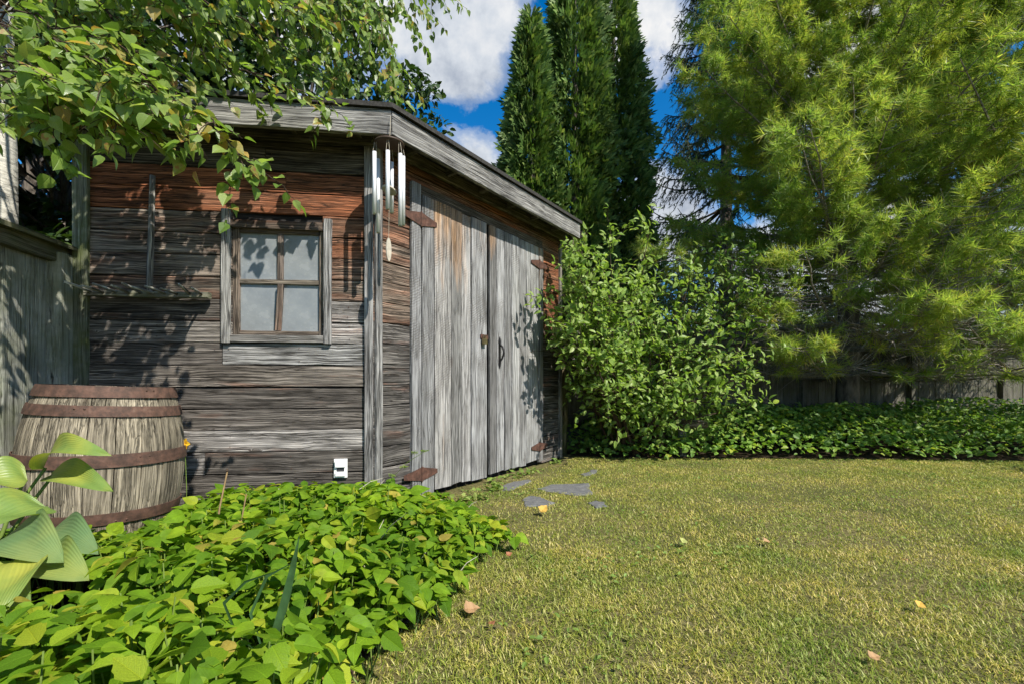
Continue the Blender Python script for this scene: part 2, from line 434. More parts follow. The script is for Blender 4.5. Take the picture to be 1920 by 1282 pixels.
M_PINE = leaf_mat('pine_needles', [(0, (.20, .31, .06)), (.4, (.285, .385, .078)), (.75, (.365, .44, .10)), (.95, (.46, .47, .13)), (1, (.48, .34, .12))], .52, .45, .35, 0, macro=(1.4, (.7, .85, .9), (1.3, 1.15, 1.1)))
M_HOSTA = None
M_GRASS = leaf_mat('grass_blade', [(0, (.12, .175, .02)), (.3, (.225, .265, .036)), (.55, (.36, .355, .06)), (.8, (.52, .465, .135)), (1, (.66, .59, .28))], .35, .5, .25, 0, macro=(2.4, (.62, .80, .60), (1.30, 1.16, 1.30)))
M_WEED = leaf_mat('lawn_weed_leaf', [(0, (.13, .21, .04)), (.6, (.18, .27, .05)), (1, (.26, .31, .08))], .35, .5, .3, 0)
M_YELLOWLEAF = leaf_mat('dry_leaf', [(0, (.50, .33, .12)), (.5, (.55, .40, .16)), (1, (.45, .28, .12))], .25, .6, .2, .3)

def bark_mat(name, c1, c2, scale=18, birch=False):
    m, nt, out = newmat(name)
    tc = nd(nt, 'ShaderNodeTexCoord')
    v = vmth(nt, 'MULTIPLY', tc.outputs['Object'], (1, 1, 6.0 if birch else .3)).outputs[0]
    a = noise(nt, v, scale * (.25 if birch else 1), 6, .65)
    if birch:
        col = ramp(nt, a, [(0.33, c2), (0.42, c1), (0.8, tuple(x * 1.1 for x in c1))])
    else:
        col = ramp(nt, a, [(0.35, c2), (0.55, c1), (0.75, tuple(x * 1.4 for x in c1))])
    principled(nt, out, col, 0.85, .15, bump=a, bstr=0.8, bdist=0.02)
    return m
M_BARK = bark_mat('grey_bark', (.14, .12, .10), (.05, .042, .036))
M_TWIG = bark_mat('pale_twig', (.26, .235, .21), (.13, .115, .10), 40)
M_DARKTWIG = bark_mat('brown_twig', (.075, .052, .036), (.03, .022, .016), 40)
M_BIRCHBARK = bark_mat('white_birch_bark', (.62, .60, .52), (.06, .05, .045), 18, True)
M_STEM = plain_mat('green_stem', (.13, .19, .035), .6, .3)
M_DRYSTEM = plain_mat('dry_stem', (.30, .20, .10), .8, .2)

def ground_mat():
    m, nt, out = newmat('lawn_ground')
    tc = nd(nt, 'ShaderNodeTexCoord')
    p = tc.outputs['Object']
    a = noise(nt, p, 1.3, 5, .6); b = noise(nt, p, 30, 5, .7); c = noise(nt, p, 220, 3, .7)
    col = ramp(nt, b, [(0.3, (.07, .058, .026)), (0.5, (.15, .13, .055)), (0.7, (.26, .22, .11))])
    col = mixc(nt, ramp(nt, a, [(0.4, 0.0), (0.65, .6)]), col, (.055, .072, .02))
    col = mixc(nt, 1.0, col, ramp(nt, c, [(0.3, .5), (0.7, 1.4)]), 'MULTIPLY')
    principled(nt, out, col, .95, .05, bump=c, bstr=.8, bdist=.01)
    return m
def soil_mat():
    m, nt, out = newmat('garden_soil')
    tc = nd(nt, 'ShaderNodeTexCoord'); p = tc.outputs['Object']
    b = noise(nt, p, 25, 6, .7); c = noise(nt, p, 120, 3, .7)
    col = ramp(nt, b, [(0.3, (.025, .018, .012)), (0.55, (.06, .043, .028)), (0.75, (.13, .10, .065))])
    principled(nt, out, col, .95, .05, bump=c, bstr=1, bdist=.015)
    return m
def stone_mat():
    m, nt, out = newmat('slate_flagstone')
    tc = nd(nt, 'ShaderNodeTexCoord'); oi = nd(nt, 'ShaderNodeObjectInfo'); p = tc.outputs['Object']
    b = noise(nt, vmth(nt, 'MULTIPLY', p, (1, 3, 1)).outputs[0], 14, 7, .7, .5); c = noise(nt, p, 90, 4, .7)
    col = ramp(nt, b, [(0.3, (.06, .061, .063)), (0.5, (.11, .112, .115)), (0.72, (.19, .19, .185))])
    col = mixc(nt, ramp(nt, c, [(.55, 0.), (.75, .7)]), col, (.30, .28, .20))
    principled(nt, out, col, .8, .25, bump=b, bstr=.7, bdist=.01)
    return m
M_LAWN, M_SOIL, M_STONE = ground_mat(), soil_mat(), stone_mat()

# ------------------------------------------------------------------ ground
mb = MB(); n = 40
gx, gy = np.meshgrid(np.linspace(-60, 60, n), np.linspace(-40, 120, n), indexing='ij')
V = np.stack([gx, gy, np.zeros_like(gx)], -1).reshape(-1, 3)
i, j = np.meshgrid(np.arange(n - 1), np.arange(n - 1), indexing='ij'); k = (i * n + j).ravel()
structure(link('lawn', npmesh('lawn', V, np.stack([k, k + n, k + n + 1, k + 1], -1)), M_LAWN))

# ------------------------------------------------------------------ shed geometry
C0 = np.array([-0.937, 3.051, 0]); FD = np.array([.992, .125, 0]); FD /= np.linalg.norm(FD)      # front wall runs along -FD from the corner
DD = np.array([.579, .815, 0]); DD /= np.linalg.norm(DD)                                          # door wall runs along DD
FN = np.array([FD[1], -FD[0], 0]); DN = np.array([DD[1], -DD[0], 0])                              # outward normals
Z = np.array([0, 0, 1.])
LW, DW = 1.79, 2.57                                                                               # wall lengths
L0 = C0 - FD * LW; D1 = C0 + DD * DW
BK = np.array([-.125, .992, 0])
shed = thing('garden_shed', 'weathered grey board garden shed with double doors and a small four-pane window', 'shed', tuple(C0))
def loc(p): return Vector(np.asarray(p, float) - C0)          # place inside the shed's own frame
def rgba(c, s=0.0): return (*c, s)

def front(px, py=None, off=0.0):
    """metres along the front wall from its left end (u) and height for a spot on that wall"""
    k = (px - CXP) / FPX; O = L0 + FN * off
    u = (k * O[1] - O[0]) / (FD[0] - k * FD[1]); Y = O[1] + u * FD[1]
    return (u, CAMH + (HZ - py) / FPX * Y) if py is not None else u
def door(px, py=None, off=0.0):
    k = (px - CXP) / FPX; O = C0 + DN * off
    u = (k * O[1] - O[0]) / (DD[0] - k * DD[1]); Y = O[1] + u * DD[1]
    return (u, CAMH + (HZ - py) / FPX * Y) if py is not None else u

# siding boards: front wall
GREYS = [(.175, .158, .14), (.235, .217, .198), (.115, .102, .09), (.27, .252, .235), (.175, .153, .131)]
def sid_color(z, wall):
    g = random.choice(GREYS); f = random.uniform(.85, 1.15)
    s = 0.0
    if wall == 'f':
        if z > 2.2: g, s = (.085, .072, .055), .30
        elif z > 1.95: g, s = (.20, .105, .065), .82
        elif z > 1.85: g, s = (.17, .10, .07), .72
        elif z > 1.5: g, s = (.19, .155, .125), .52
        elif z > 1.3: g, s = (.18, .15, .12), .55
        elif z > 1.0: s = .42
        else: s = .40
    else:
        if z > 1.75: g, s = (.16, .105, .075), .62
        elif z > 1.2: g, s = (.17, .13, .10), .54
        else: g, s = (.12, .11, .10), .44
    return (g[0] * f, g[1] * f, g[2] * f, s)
w0, wz0 = front(417, 643); w1, wz1 = front(622, 405)
wz0, wz1 = 1.135, 1.935
wl, wr = front(437), front(604)
rows = [(.995 + .1415 * (k - 7)) for k in range(0, 18)]
nails = MB()
def nail(o, N):
    a = np.cross(N, Z); r = .0035
    th = np.arange(6) * np.pi / 3
    V = [o + N * .0045 + r * (math.cos(t) * a + math.sin(t) * Z) for t in th] + [o + N * .0065]
    nails.add(np.array(V) - C0, F3=[(6, q, (q + 1) % 6) for q in range(6)])
for r_, z in enumerate(rows):
    hgt = .1415 - .006 + RNG.normal(0, .0015)
    segs = [(0.0, LW)]
    if z + hgt > wz0 + .02 and z < wz1 - .02: segs = [(0.0, wl - .005), (wr + .005, LW)]
    elif abs(z - .995) < .02: segs = [(0.0, w0 - .004), (w0 + .002, LW)]
    elif random.random() < .35:
        c = random.uniform(.5, 1.3); segs = [(0, c - .002), (c + .002, LW)]
    for (a, b) in segs:
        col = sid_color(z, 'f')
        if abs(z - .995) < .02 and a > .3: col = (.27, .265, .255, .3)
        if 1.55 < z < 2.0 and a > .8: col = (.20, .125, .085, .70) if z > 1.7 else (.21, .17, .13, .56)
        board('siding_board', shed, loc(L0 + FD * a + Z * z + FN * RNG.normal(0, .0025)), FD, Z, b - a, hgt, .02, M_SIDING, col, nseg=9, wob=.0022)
        for u in (a + .03, b - .04, (a + b) / 2):
            for q in (.03, .105): nail(L0 + FD * (u + random.uniform(-.01, .01)) + Z * (z + q + random.uniform(-.006, .006)), FN)
# siding: door wall (left strip, above the doors, right strip)
tdl, tdr = door(768), door(1015)
DTOP = 2.275
for z in rows:
    hgt = .1415 - .006 + RNG.normal(0, .0015); z = z + .012
    parts = [(0.0, tdl), (tdr + .004, DW)] if z < DTOP - .03 else [(0.0, DW)]
    for (a, b) in parts:
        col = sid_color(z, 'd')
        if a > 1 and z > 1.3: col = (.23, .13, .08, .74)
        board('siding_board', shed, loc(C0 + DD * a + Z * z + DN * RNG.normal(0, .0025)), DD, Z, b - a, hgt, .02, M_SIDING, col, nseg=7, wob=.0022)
        for u in (a + .05, b - .05):
            for q in (.03, .105): nail(C0 + DD * u + Z * (z + q), DN)
# inner lining so that no daylight shows through the joints (studs and sheathing of the shed)
B2 = D1 + BK * 1.75; B3 = L0 + BK * 3.6
def wallslab(name, a, b, z0, z1, N, off, T, col):
    U = (b - a); L = np.linalg.norm(U); U = U / L
    return board(name, shed, loc(a + Z * z0 - N * off), U, Z, L, z1 - z0, T, M_SIDING, col, nseg=2, wob=0, bev=.001)
wallslab('sheathing', L0, L0 + FD * (wl - .02), 0, 2.5, FN, .024, .02, (.03, .027, .025, 0))
wallslab('sheathing', L0 + FD * (wr + .02), C0 - FD * .03, 0, 2.5, FN, .024, .02, (.03, .027, .025, 0))
wallslab('sheathing', L0 + FD * (wl - .019), L0 + FD * (wr + .019), 0, wz0 + .02, FN, .024, .02, (.03, .027, .025, 0))
wallslab('sheathing', L0 + FD * (wl - .019), L0 + FD * (wr + .019), wz1 - .02, 2.5, FN, .024, .02, (.03, .027, .025, 0))
wallslab('sheathing', C0 + DD * .03, D1, 0, 2.5, DN, .05, .02, (.03, .027, .025, 0))
wallslab('window_backing', L0 + FD * (wl - .06), L0 + FD * (wr + .06), wz0 - .06, wz1 + .12, FN, .050, .01, (.03, .027, .025, 0))
SN = np.array([BK[1], -BK[0], 0])
for z in rows:
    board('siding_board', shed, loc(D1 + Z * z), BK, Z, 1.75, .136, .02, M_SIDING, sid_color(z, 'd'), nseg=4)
U3 = (B3 - B2); L3 = np.linalg.norm(U3); U3 /= L3
wallslab('back_wall', B2, B3, 0, 2.5, np.array([U3[1], -U3[0], 0]), 0, .03, (.15, .14, .13, 0))
wallslab('side_wall', B3, L0, 0, 2.5, np.array([-1, -.12, 0]), 0, .03, (.15, .14, .13, 0))

# corner and edge boards
G1 = (.235, .23, .222, .12)
board('corner_board', shed, loc(C0 - FD * .066 + FN * .022), Z, -FD, 2.46, -.0, .02, M_TRIM, G1) if False else None
def upright(name, base, U, N, z0, z1, w, T, col, mat=M_TRIM, nseg=10, wob=.0018, parent=shed, **kw):
    """vertical board: grain up; U is the horizontal direction in the wall plane, N outward"""
    # U_board = Z ; width direction must satisfy Z x Wd = N
    Wd = np.cross(N, Z)
    o = base + Z * z0
    if np.dot(Wd, U) < 0: o = o + U * w
    return board(name, parent, loc(o), Z, Wd, z1 - z0, w, T, mat, col, nseg=nseg, wob=wob, **kw)
upright('corner_board', C0 - FD * .052 + FN * .024, FD, FN, .02, 2.47, .056, .024, G1)
upright('corner_board', C0 + DD * .010 + DN * .026, DD, DN, .02, 2.47, .054, .026, (.25, .245, .235, .1))
upright('corner_board', L0 - FD * .012 + FN * .026, FD, FN, .0, 2.44, .085, .026, (.20, .21, .16, .1), M_MOSSY)
upright('corner_board', C0 + DD * (DW - .05) + DN * .024, DD, DN, .02, 2.42, .05, .024, (.23, .21, .18, .2))

# door frame board and header
upright('door_post', C0 + DD * tdl + DN * .027, DD, DN, .03, 2.345, door(785.5) - tdl, .026, (.25, .25, .25, .0), M_DOOR)
board('door_header', shed, loc(C0 + DD * (door(785.5) + .003) + DN * .012 + Z * (DTOP + .006)), DD, Z, tdr - door(785.5), .075, .011, M_TRIM, (.13, .11, .09, .35))
# doors
def mkdoor(edges, cols, z0f, nm_label):
    root = None
    u0, u1 = edges[0], edges[-1]
    cx = C0 + DD * u0
    dr = bpy.data.objects.new('door', None); COL.objects.link(dr); dr.parent = shed; dr.empty_display_size = .1
    dr.location = loc(cx); dr['label'] = nm_label
    for q in range(len(edges) - 1):
        a, b = edges[q], edges[q + 1]
        z0 = z0f + RNG.uniform(-.012, .02); w = b - a - .009
        Wd = np.cross(DN, Z)
        o = C0 + DD * (a + .0045) + DN * (.026 + RNG.normal(0, .004)) + Z * z0
        if np.dot(Wd, DD) < 0: o = o + DD * w
        board('door_board', dr, Vector(o - cx), Z, Wd, DTOP - z0 + RNG.uniform(-.006, .004), w, .024, M_DOOR, cols[q % len(cols)], nseg=12, wob=.0014, bev=.0025, ends=(RNG.uniform(-.012, .012), 0))
    return dr, cx
dcols = [(.33, .33, .33, .08), (.30, .29, .275, .33), (.37, .37, .365, .2), (.34, .325, .30, .4), (.28, .275, .265, .25), (.36, .355, .35, .1)]
e1 = [door(p) for p in (786.5, 810, 842, 862.5, 880, 909.5)]
e2 = [door(p) for p in (914, 927.5, 942, 956, 970, 983, 1007, 1015)]
door1, cx1 = mkdoor(e1, [(.24, .24, .238, .16), (.33, .32, .305, .38), (.21, .207, .198, .36), (.38, .372, .36, .34), (.31, .31, .308, .2)], .045, 'left door leaf of wide grey boards with a padlock at its edge')
door2, cx2 = mkdoor(e2, [(.165, .162, .157, .2), (.33, .33, .328, .1), (.24, .24, .238, .1), (.36, .36, .352, .12), (.27, .27, .266, .1), (.34, .34, .333, .16), (.22, .217, .21, .2)], .05, 'right door leaf of narrower grey boards with a black iron handle')
# hinges: two triangular leaves on a pin
def hinge(dr, cx, px, py, lw, rw, h):
    u, z = door(px, py)
    o = C0 + DD * u + DN * .030 + Z * z - cx
    mb = MB()
    def leaf(d, L):
        t = .004
        P = [(0.006 * d, h / 2), (L * d, h * .16), (L * d, -h * .16), (0.006 * d, -h / 2)]
        if d < 0: P = P[::-1]
        P = P[::-1]
        mb.prism(P, 0, t)
    leaf(-1, lw); leaf(1, rw)
    hz_ = link('hinge', None, None) if False else None
    ob = mb.build('hinge', M_HINGE, dr, basis(o, DD, Z, DN))
    pin = MB(); pin.tube([(0, -h / 2 - .006, .004), (0, 0, .004), (0, h / 2 + .006, .004)], .0075, 8)
    # knuckle belongs to the hinge mesh
    me = ob.data
    mb2 = MB(); mb2.V = mb.V + []; mb2.F3 = mb.F3; mb2.F4 = mb.F4; mb2.n = mb.n
    mb2.tube([(0, -h / 2 - .006, .004), (0, 0, .004), (0, h / 2 + .006, .004)], .0075, 8)
    for sx in (-1, 1):
        for k in (.3, .62):
            L = lw if sx < 0 else rw
            for sy in (-1, 1):
                c = np.array([sx * L * k, sy * h * .22 * (1 - k * .5), .004]); th = np.arange(6) * np.pi / 3
                mb2.add([c + (.006 * math.cos(t), .006 * math.sin(t), 0) for t in th] + [c + (0, 0, .003)], F3=[(6, q, (q + 1) % 6) for q in range(6)])
    nm = mb2.mesh('hinge'); nm.materials.append(M_HINGE); ob.data = nm
hinge(door1, cx1, 785.7, 887, .175, .16, .10)
hinge(door1, cx1, 784.5, 413, .175, .16, .10)
hinge(door2, cx2, 1007.5, 836, .16, .15, .09)
hinge(door2, cx2, 1007.0, 497, .16, .15, .09)
# pull handle
u, z = door(932, 661)
mb = MB()
hk = [(0, -.13, .006), (0, -.075, .008), (.004, -.05, .030), (.006, 0, .046), (.004, .05, .032), (0, .075, .008), (0, .13, .006)]
mb.tube(hk, [.004, .011, .009, .010, .009, .011, .004], 8)
for s in (-1, 1):
    mb.prism([(-.005, s * .07), (-.016, s * .10), (0, s * .145), (.016, s * .10), (.005, s * .07)][::(1 if s < 0 else -1)], .001, .006)
mb.prism([(-.010, -.075), (.010, -.075), (.010, .075), (-.010, .075)], .001, .005)
mb.build('handle', M_BLACKIRON, door2, basis(C0 + DD * u + Z * z + DN * .029 - cx2, DD, Z, DN))
# hasp and padlock
u, z = door(903, 636)
mb = MB(); mb.prism([(-.055, -.018), (.05, -.018), (.05, .018), (-.055, .018)], 0, .004)
mb.tube([(-.02, -.012, .004), (-.02, -.012, .022), (-.02, .012, .022), (-.02, .012, .004)], .004, 6)
mb.build('hasp', M_HINGE, door1, basis(C0 + DD * u + Z * (z + .02) + DN * .031 - cx1, DD, Z, DN))
mb = MB()
mb.prism([(-.024, -.028), (.024, -.028), (.027, -.02), (.027, .016), (.02, .022), (-.02, .022), (-.027, .016), (-.027, -.02)], -.009, .009)
th = np.linspace(0, np.pi, 9)
mb.tube([(.015, .015, 0)] + [(.015 * math.cos(t), .034 + .015 * math.sin(t), 0) for t in th] + [(-.015, .015, 0)], .0035, 6)
mb.build('padlock', M_BRASS, door1, basis(C0 + DD * (u - .018) + Z * (z - .018) + DN * .050 - cx1, DD, Z, DN))

# window
win = bpy.data.objects.new('window', None); COL.objects.link(win); win.parent = shed; win.empty_display_size = .1
wb = L0 + FD * w0 + Z * wz0
win.location = loc(wb); win['label'] = 'small four-pane window in rough grey boards, its glass dull and dusty'
def wbrd(name, u0, u1, z0, z1, dep, T, col, vert=True, mat=M_TRIM, tilt=0.0, wob=.0012):
    o = L0 + FD * u0 + Z * z0 + FN * dep
    if vert:
        Wd = np.cross(FN, Z); o2 = o + (FD * (u1 - u0) if np.dot(Wd, FD) < 0 else 0)
        U = Z + FD * tilt
        return board(name, win, Vector(o2 - wb), U / np.linalg.norm(U), Wd, z1 - z0, u1 - u0, T, mat, col, nseg=6, wob=wob)
    return board(name, win, Vector(o - wb), FD, Z, u1 - u0, z1 - z0, T, mat, col, nseg=6, wob=wob)
ww = w1 - w0
wbrd('trim_board', w0, w0 + .052, wz0, wz1 + .06, .026, .026, (.27, .265, .25, .1), tilt=.012)
wbrd('trim_board', w1 - .048, w1, wz0 + .0, wz1 + .02, .028, .028, (.30, .295, .285, .1), tilt=.008)
wbrd('head_board', w0 + .055, w1 - .05, wz1 - .055, wz1 - .002, .016, .03, (.12, .09, .07, .5), vert=False)
wbrd('sill', w0 + .054, w1 - .05, wz0 + .004, wz0 + .052, .022, .05, (.24, .23, .215, .2), vert=False)
fx0, fx1, fz0, fz1 = w0 + .053, w1 - .050, wz0 + .052, wz1 - .050
fr_ = (.15, .12, .095, .45)
wbrd('sash_stile', fx0, fx0 + .046, fz0, fz1, -.006, .03, fr_)
wbrd('sash_stile', fx1 - .034, fx1, fz0, fz1, -.006, .03, (.18, .15, .12, .35))
wbrd('sash_rail', fx0 + .048, fx1 - .036, fz0, fz0 + .030, -.007, .03, fr_, vert=False)
wbrd('sash_rail', fx0 + .048, fx1 - .036, fz1 - .028, fz1, -.007, .03, (.10, .075, .055, .4), vert=False)
um, zm = front(526), (fz0 + fz1) / 2 + .005
wbrd('muntin', fx0 + .048, fx1 - .036, zm - .018, zm + .014, -.008, .024, (.17, .145, .115, .42), vert=False)
wbrd('muntin', um - .024, um + .012, zm + .016, fz1 - .030, -.008, .022, (.15, .12, .10, .42))
wbrd('muntin', um - .040, um - .002, fz0 + .032, zm - .020, -.008, .022, (.16, .125, .10, .5), tilt=.15)
for (a, b, c, d) in ((fx0 + .044, um - .006, fz0 + .028, zm - .002), (um - .006, fx1 - .032, fz0 + .028, zm - .002), (fx0 + .044, um - .006, zm - .002, fz1 - .026), (um - .006, fx1 - .032, zm - .002, fz1 - .026)):
    mb = MB(); mb.box((0, 0, -.004), (b - a - .0005, d - c - .0005, 0))
    mb.build('pane', M_GLASS, win, basis(L0 + FD * a + Z * c + FN * -.026 - wb, FD, Z, FN))
# outlet cover
u, z = front(640, 876)
mb = MB()
mb.prism([(-.042, -.062), (.042, -.062), (.042, .062), (-.042, .062)], 0, .012)
ob = mb.build('outlet_cover', M_WHITEP, shed, basis(loc(L0 + FD * u + Z * z + FN * .008), FD, Z, FN), label='small white outlet cover low on the window wall')
mb = MB(); mb.prism([(-.03, .01), (.03, .01), (.034, .05), (-.034, .05)], .012, .028)
mb.build('outlet_lid', M_WHITEP, ob)
mb = MB(); mb.box((-.024, -.02, .0125), (.024, .004, .015)); mb.build('outlet_slot', M_GREYP, ob)
mb = MB(); mb.prism([(-.03, -.05), (.03, -.05), (.03, -.024), (-.03, -.024)], .012, .024); mb.build('outlet_lid', M_WHITEP, ob)

# eaves
F0 = np.array([-.758, 2.85, 0]); E1 = np.array([.741, 4.96, 0]); FB, FT = 2.436, 2.593
A1 = F0 - FD * 2.02
FGREY = (.25, .245, .232, .12)
Lf = np.linalg.norm(A1 - F0)
board('fascia_board', shed, loc(A1 + Z * FB), FD, Z, Lf - .003, FT - FB, .032, M_TRIM, FGREY, nseg=14, wob=.002)
Ld = np.linalg.norm(E1 - F0)
board('fascia_board', shed, loc(F0 + DD * .006 + Z * FB), DD, Z, Ld, FT - FB, .032, M_TRIM, (.235, .23, .217, .12), nseg=14, wob=.002)
# roof sheet (gentle slope up to the back) with felt edge, and boards under it
E2 = E1 + BK * 1.9; A2 = A1 + BK * 4.1
poly = np.array([A1 + FN * .02 - FD * .02, F0 + (FN + DN) * .012, E1 + DN * .02 + DD * .02, E2, A2])
def roof_layer(name, z0, z1, mat, color=None, shrink=0.0):
    c = poly.mean(0); P = poly + (c - poly) * shrink
    mb = MB(); n = len(P)
    rise = np.array([0, 0, 0, .25, .25])
    bot = P.copy(); bot[:, 2] = z0 + rise; top = P.copy(); top[:, 2] = z1 + rise
    V = np.vstack([bot, top, [bot.mean(0)], [top.mean(0) + np.array([0, 0, .1])]]) - C0
    V[2 * n, 2] = V[:n, 2].mean() + .1
    j = np.arange(n); k = (j + 1) % n
    mb.add(V, F3=np.vstack([np.stack([np.full(n, 2 * n), k, j], -1), np.stack([np.full(n, 2 * n + 1), n + j, n + k], -1)]), F4=np.stack([j, k, n + k, n + j], -1))
    return mb.build(name, mat, shed, color=color)
roof_layer('roof', FT + .004, FT + .034, M_SHINGLE)
roof_layer('roof_deck', FT - .035, FT - .002, M_TRIM, (.10, .085, .065, .2), .03)
# eave beams and rafter ends
OV = .17
board('eave_beam', shed, loc(C0 + DN * .075 + Z * 2.452 - DD * .05), DD, Z, DW + .25, .075, .045, M_TRIM, (.14, .12, .09, .25), nseg=8)
board('eave_beam', shed, loc(L0 + FN * .07 + Z * 2.45 - FD * .1), FD, Z, LW + .14, .08, .045, M_TRIM, (.12, .10, .08, .25), nseg=8)
for k in range(7):
    u = .22 + k * .40
    board('rafter_end', shed, loc(C0 + DD * u + DN * .08 + Z * 2.475 + DD * 0), DN, Z, .17, .07, .035, M_TRIM, (.13, .115, .09, .2), nseg=2)
for k in range(5):
    u = .1 + k * .40
    board('rafter_end', shed, loc(L0 + FD * u + FN * .075 + Z * 2.475), FN, Z, .13, .07, .035, M_TRIM, (.12, .105, .08, .2), nseg=2)
link('nail_heads', nails.mesh('nail_heads'), M_HINGE, shed, kind='stuff')

# ------------------------------------------------------------------ wooden hay rake on the wall
rb = L0 + FN * .05
ru0, rz0 = front(160, 549, .06); ru1, rz1 = front(392, 558, .06)
rake = thing('hay_rake', 'old wooden hay rake hung on the window wall, teeth pointing outward', 'rake', tuple(L0 + FD * ru0 + Z * rz0))
ro = L0 + FD * ru0 + Z * rz0
board('head_bar', rake, Vector(FN * .075 - Z * .02), FD, Z, ru1 - ru0, .036, .045, M_FENCE, (.21, .20, .16, .15), nseg=10)
hu, hz_ = front(279, 545, .06)
htop_u, htop_z = front(286, 330, .03)
mb = MB()
a = L0 + FD * hu + Z * (rz0 - .01) + FN * .055 - ro; b = L0 + FD * htop_u + Z * htop_z + FN * .03 - ro
pts = np.array([a + (b - a) * t for t in np.linspace(0, 1, 9)])
Lh = np.linalg.norm(b - a)
mbh = MB(); mbh.tube([(Lh * t, .0015 * math.sin(7 * t), .001 * math.cos(9 * t)) for t in np.linspace(0, 1, 9)], np.linspace(.018, .0155, 9), 10)
Uh = (b - a) / Lh; Wh = np.cross(FN, Uh); Wh /= np.linalg.norm(Wh); Nh = np.cross(Uh, Wh)
mbh.build('handle', M_TRIM, rake, basis(a, Uh, Wh, Nh), color=(.27, .255, .23, .2), smooth=True)
for k in range(10):
    u = .04 + k * (ru1 - ru0 - .08) / 9
    t0 = FD * u + FN * .065 + Z * (.002)
    d = FN * .17 + Z * random.uniform(.0, .03) + FD * random.uniform(-.03, .03)
    mb = MB(); Lt = np.linalg.norm(d); mb.tube([(0, 0, 0), (Lt * .6, 0, .003), (Lt, 0, 0)], [.0085, .0085, .006], 8)
    Ut = d / Lt; Wt = np.cross(Z, Ut); Wt /= np.linalg.norm(Wt)
    mb.build('tooth', M_TRIM, rake, basis(t0, Ut, Wt, np.cross(Ut, Wt)), color=(.36, .35, .30, .1), smooth=True)

# ------------------------------------------------------------------ wind chime
YC = 2.80
wc = at(730, 270, YC)
chime = thing('wind_chime', 'aluminium wind chime with six tubes hanging from the roof corner', 'wind chime', tuple(wc))
mb = MB(); th = np.linspace(0, 2 * np.pi, 33)[:-1]
mb.lathe([(.0005, .012), (.06, .010), (.088, .004), (.092, -.004), (.088, -.010), (.078, -.008), (.0005, -.004)], 32)
mb.build('top_disc', M_DISC, chime, smooth=True)
mb = MB(); mb.tube([(0, 0, .01), (0.0, .02, .10), (0, .028, .185)], .0018, 5); mb.build('hanging_cord', M_CORD, chime)
tubes = [(702, 285, 402, -.045), (709, 299, 437, .055), (727, 283, 393, -.075), (734.5, 305, 400, .065), (750.5, 289, 424, -.04), (756, 294, 423, .045)]
for (px, y0, y1, dy) in tubes:
    Y = YC + dy; p0 = at(px, y0, Y) - wc; p1 = at(px, y1, Y) - wc
    Lt = p0[2] - p1[2]
    mb = MB(); r = .0125
    mb.lathe([(r - .002, -Lt), (r, -Lt), (r, 0), (r - .002, 0), (r - .002, -Lt)], 16)
    t = mb.build('tube', M_ALU, chime, Matrix.Translation(p0), smooth=False)
    for p in t.data.polygons: p.use_smooth = True
    s = np.array([p0[0] * .93, p0[1] * .93, -.006])
    mb = MB(); mb.tube([p0 + (-.011, 0, -.008), s + (-.004, 0, 0)], .0012, 4); mb.tube([p0 + (.011, 0, -.008), s + (.004, 0, 0)], .0012, 4)
    mb.build('cord', M_CORD, chime)
cl = at(736, 357, YC) - wc
mb = MB(); mb.lathe([(.0005, .008), (.04, .008), (.046, .003), (.046, -.003), (.04, -.008), (.0005, -.008)], 24)
mb.build('clapper', M_PALEWOOD, chime, Matrix.Translation((0, 0, cl[2])) @ Matrix.Rotation(R(16), 4, 'Y') @ Matrix.Rotation(R(-14), 4, 'X'), smooth=False)
sz_ = at(728, 447, YC)[2] - wc[2]; sz2 = at(728, 490, YC)[2] - wc[2]
mb = MB(); mb.tube([(0, 0, -.005), (0, 0, cl[2]), (-.004, 0, sz_)], .0012, 4); mb.build('centre_cord', M_CORD, chime)
mb = MB()
ph = np.linspace(0, 2 * np.pi, 17)[:-1]
mb.prism([(.022 * math.cos(t), .072 * math.sin(t)) for t in ph], -.003, .003)
mb.build('sail', M_PALEWOOD, chime, Matrix.Translation((-.004, 0, (sz_ + sz2) / 2)) @ Matrix.Rotation(R(62), 4, 'Z') @ Matrix.Rotation(R(90), 4, 'X'))

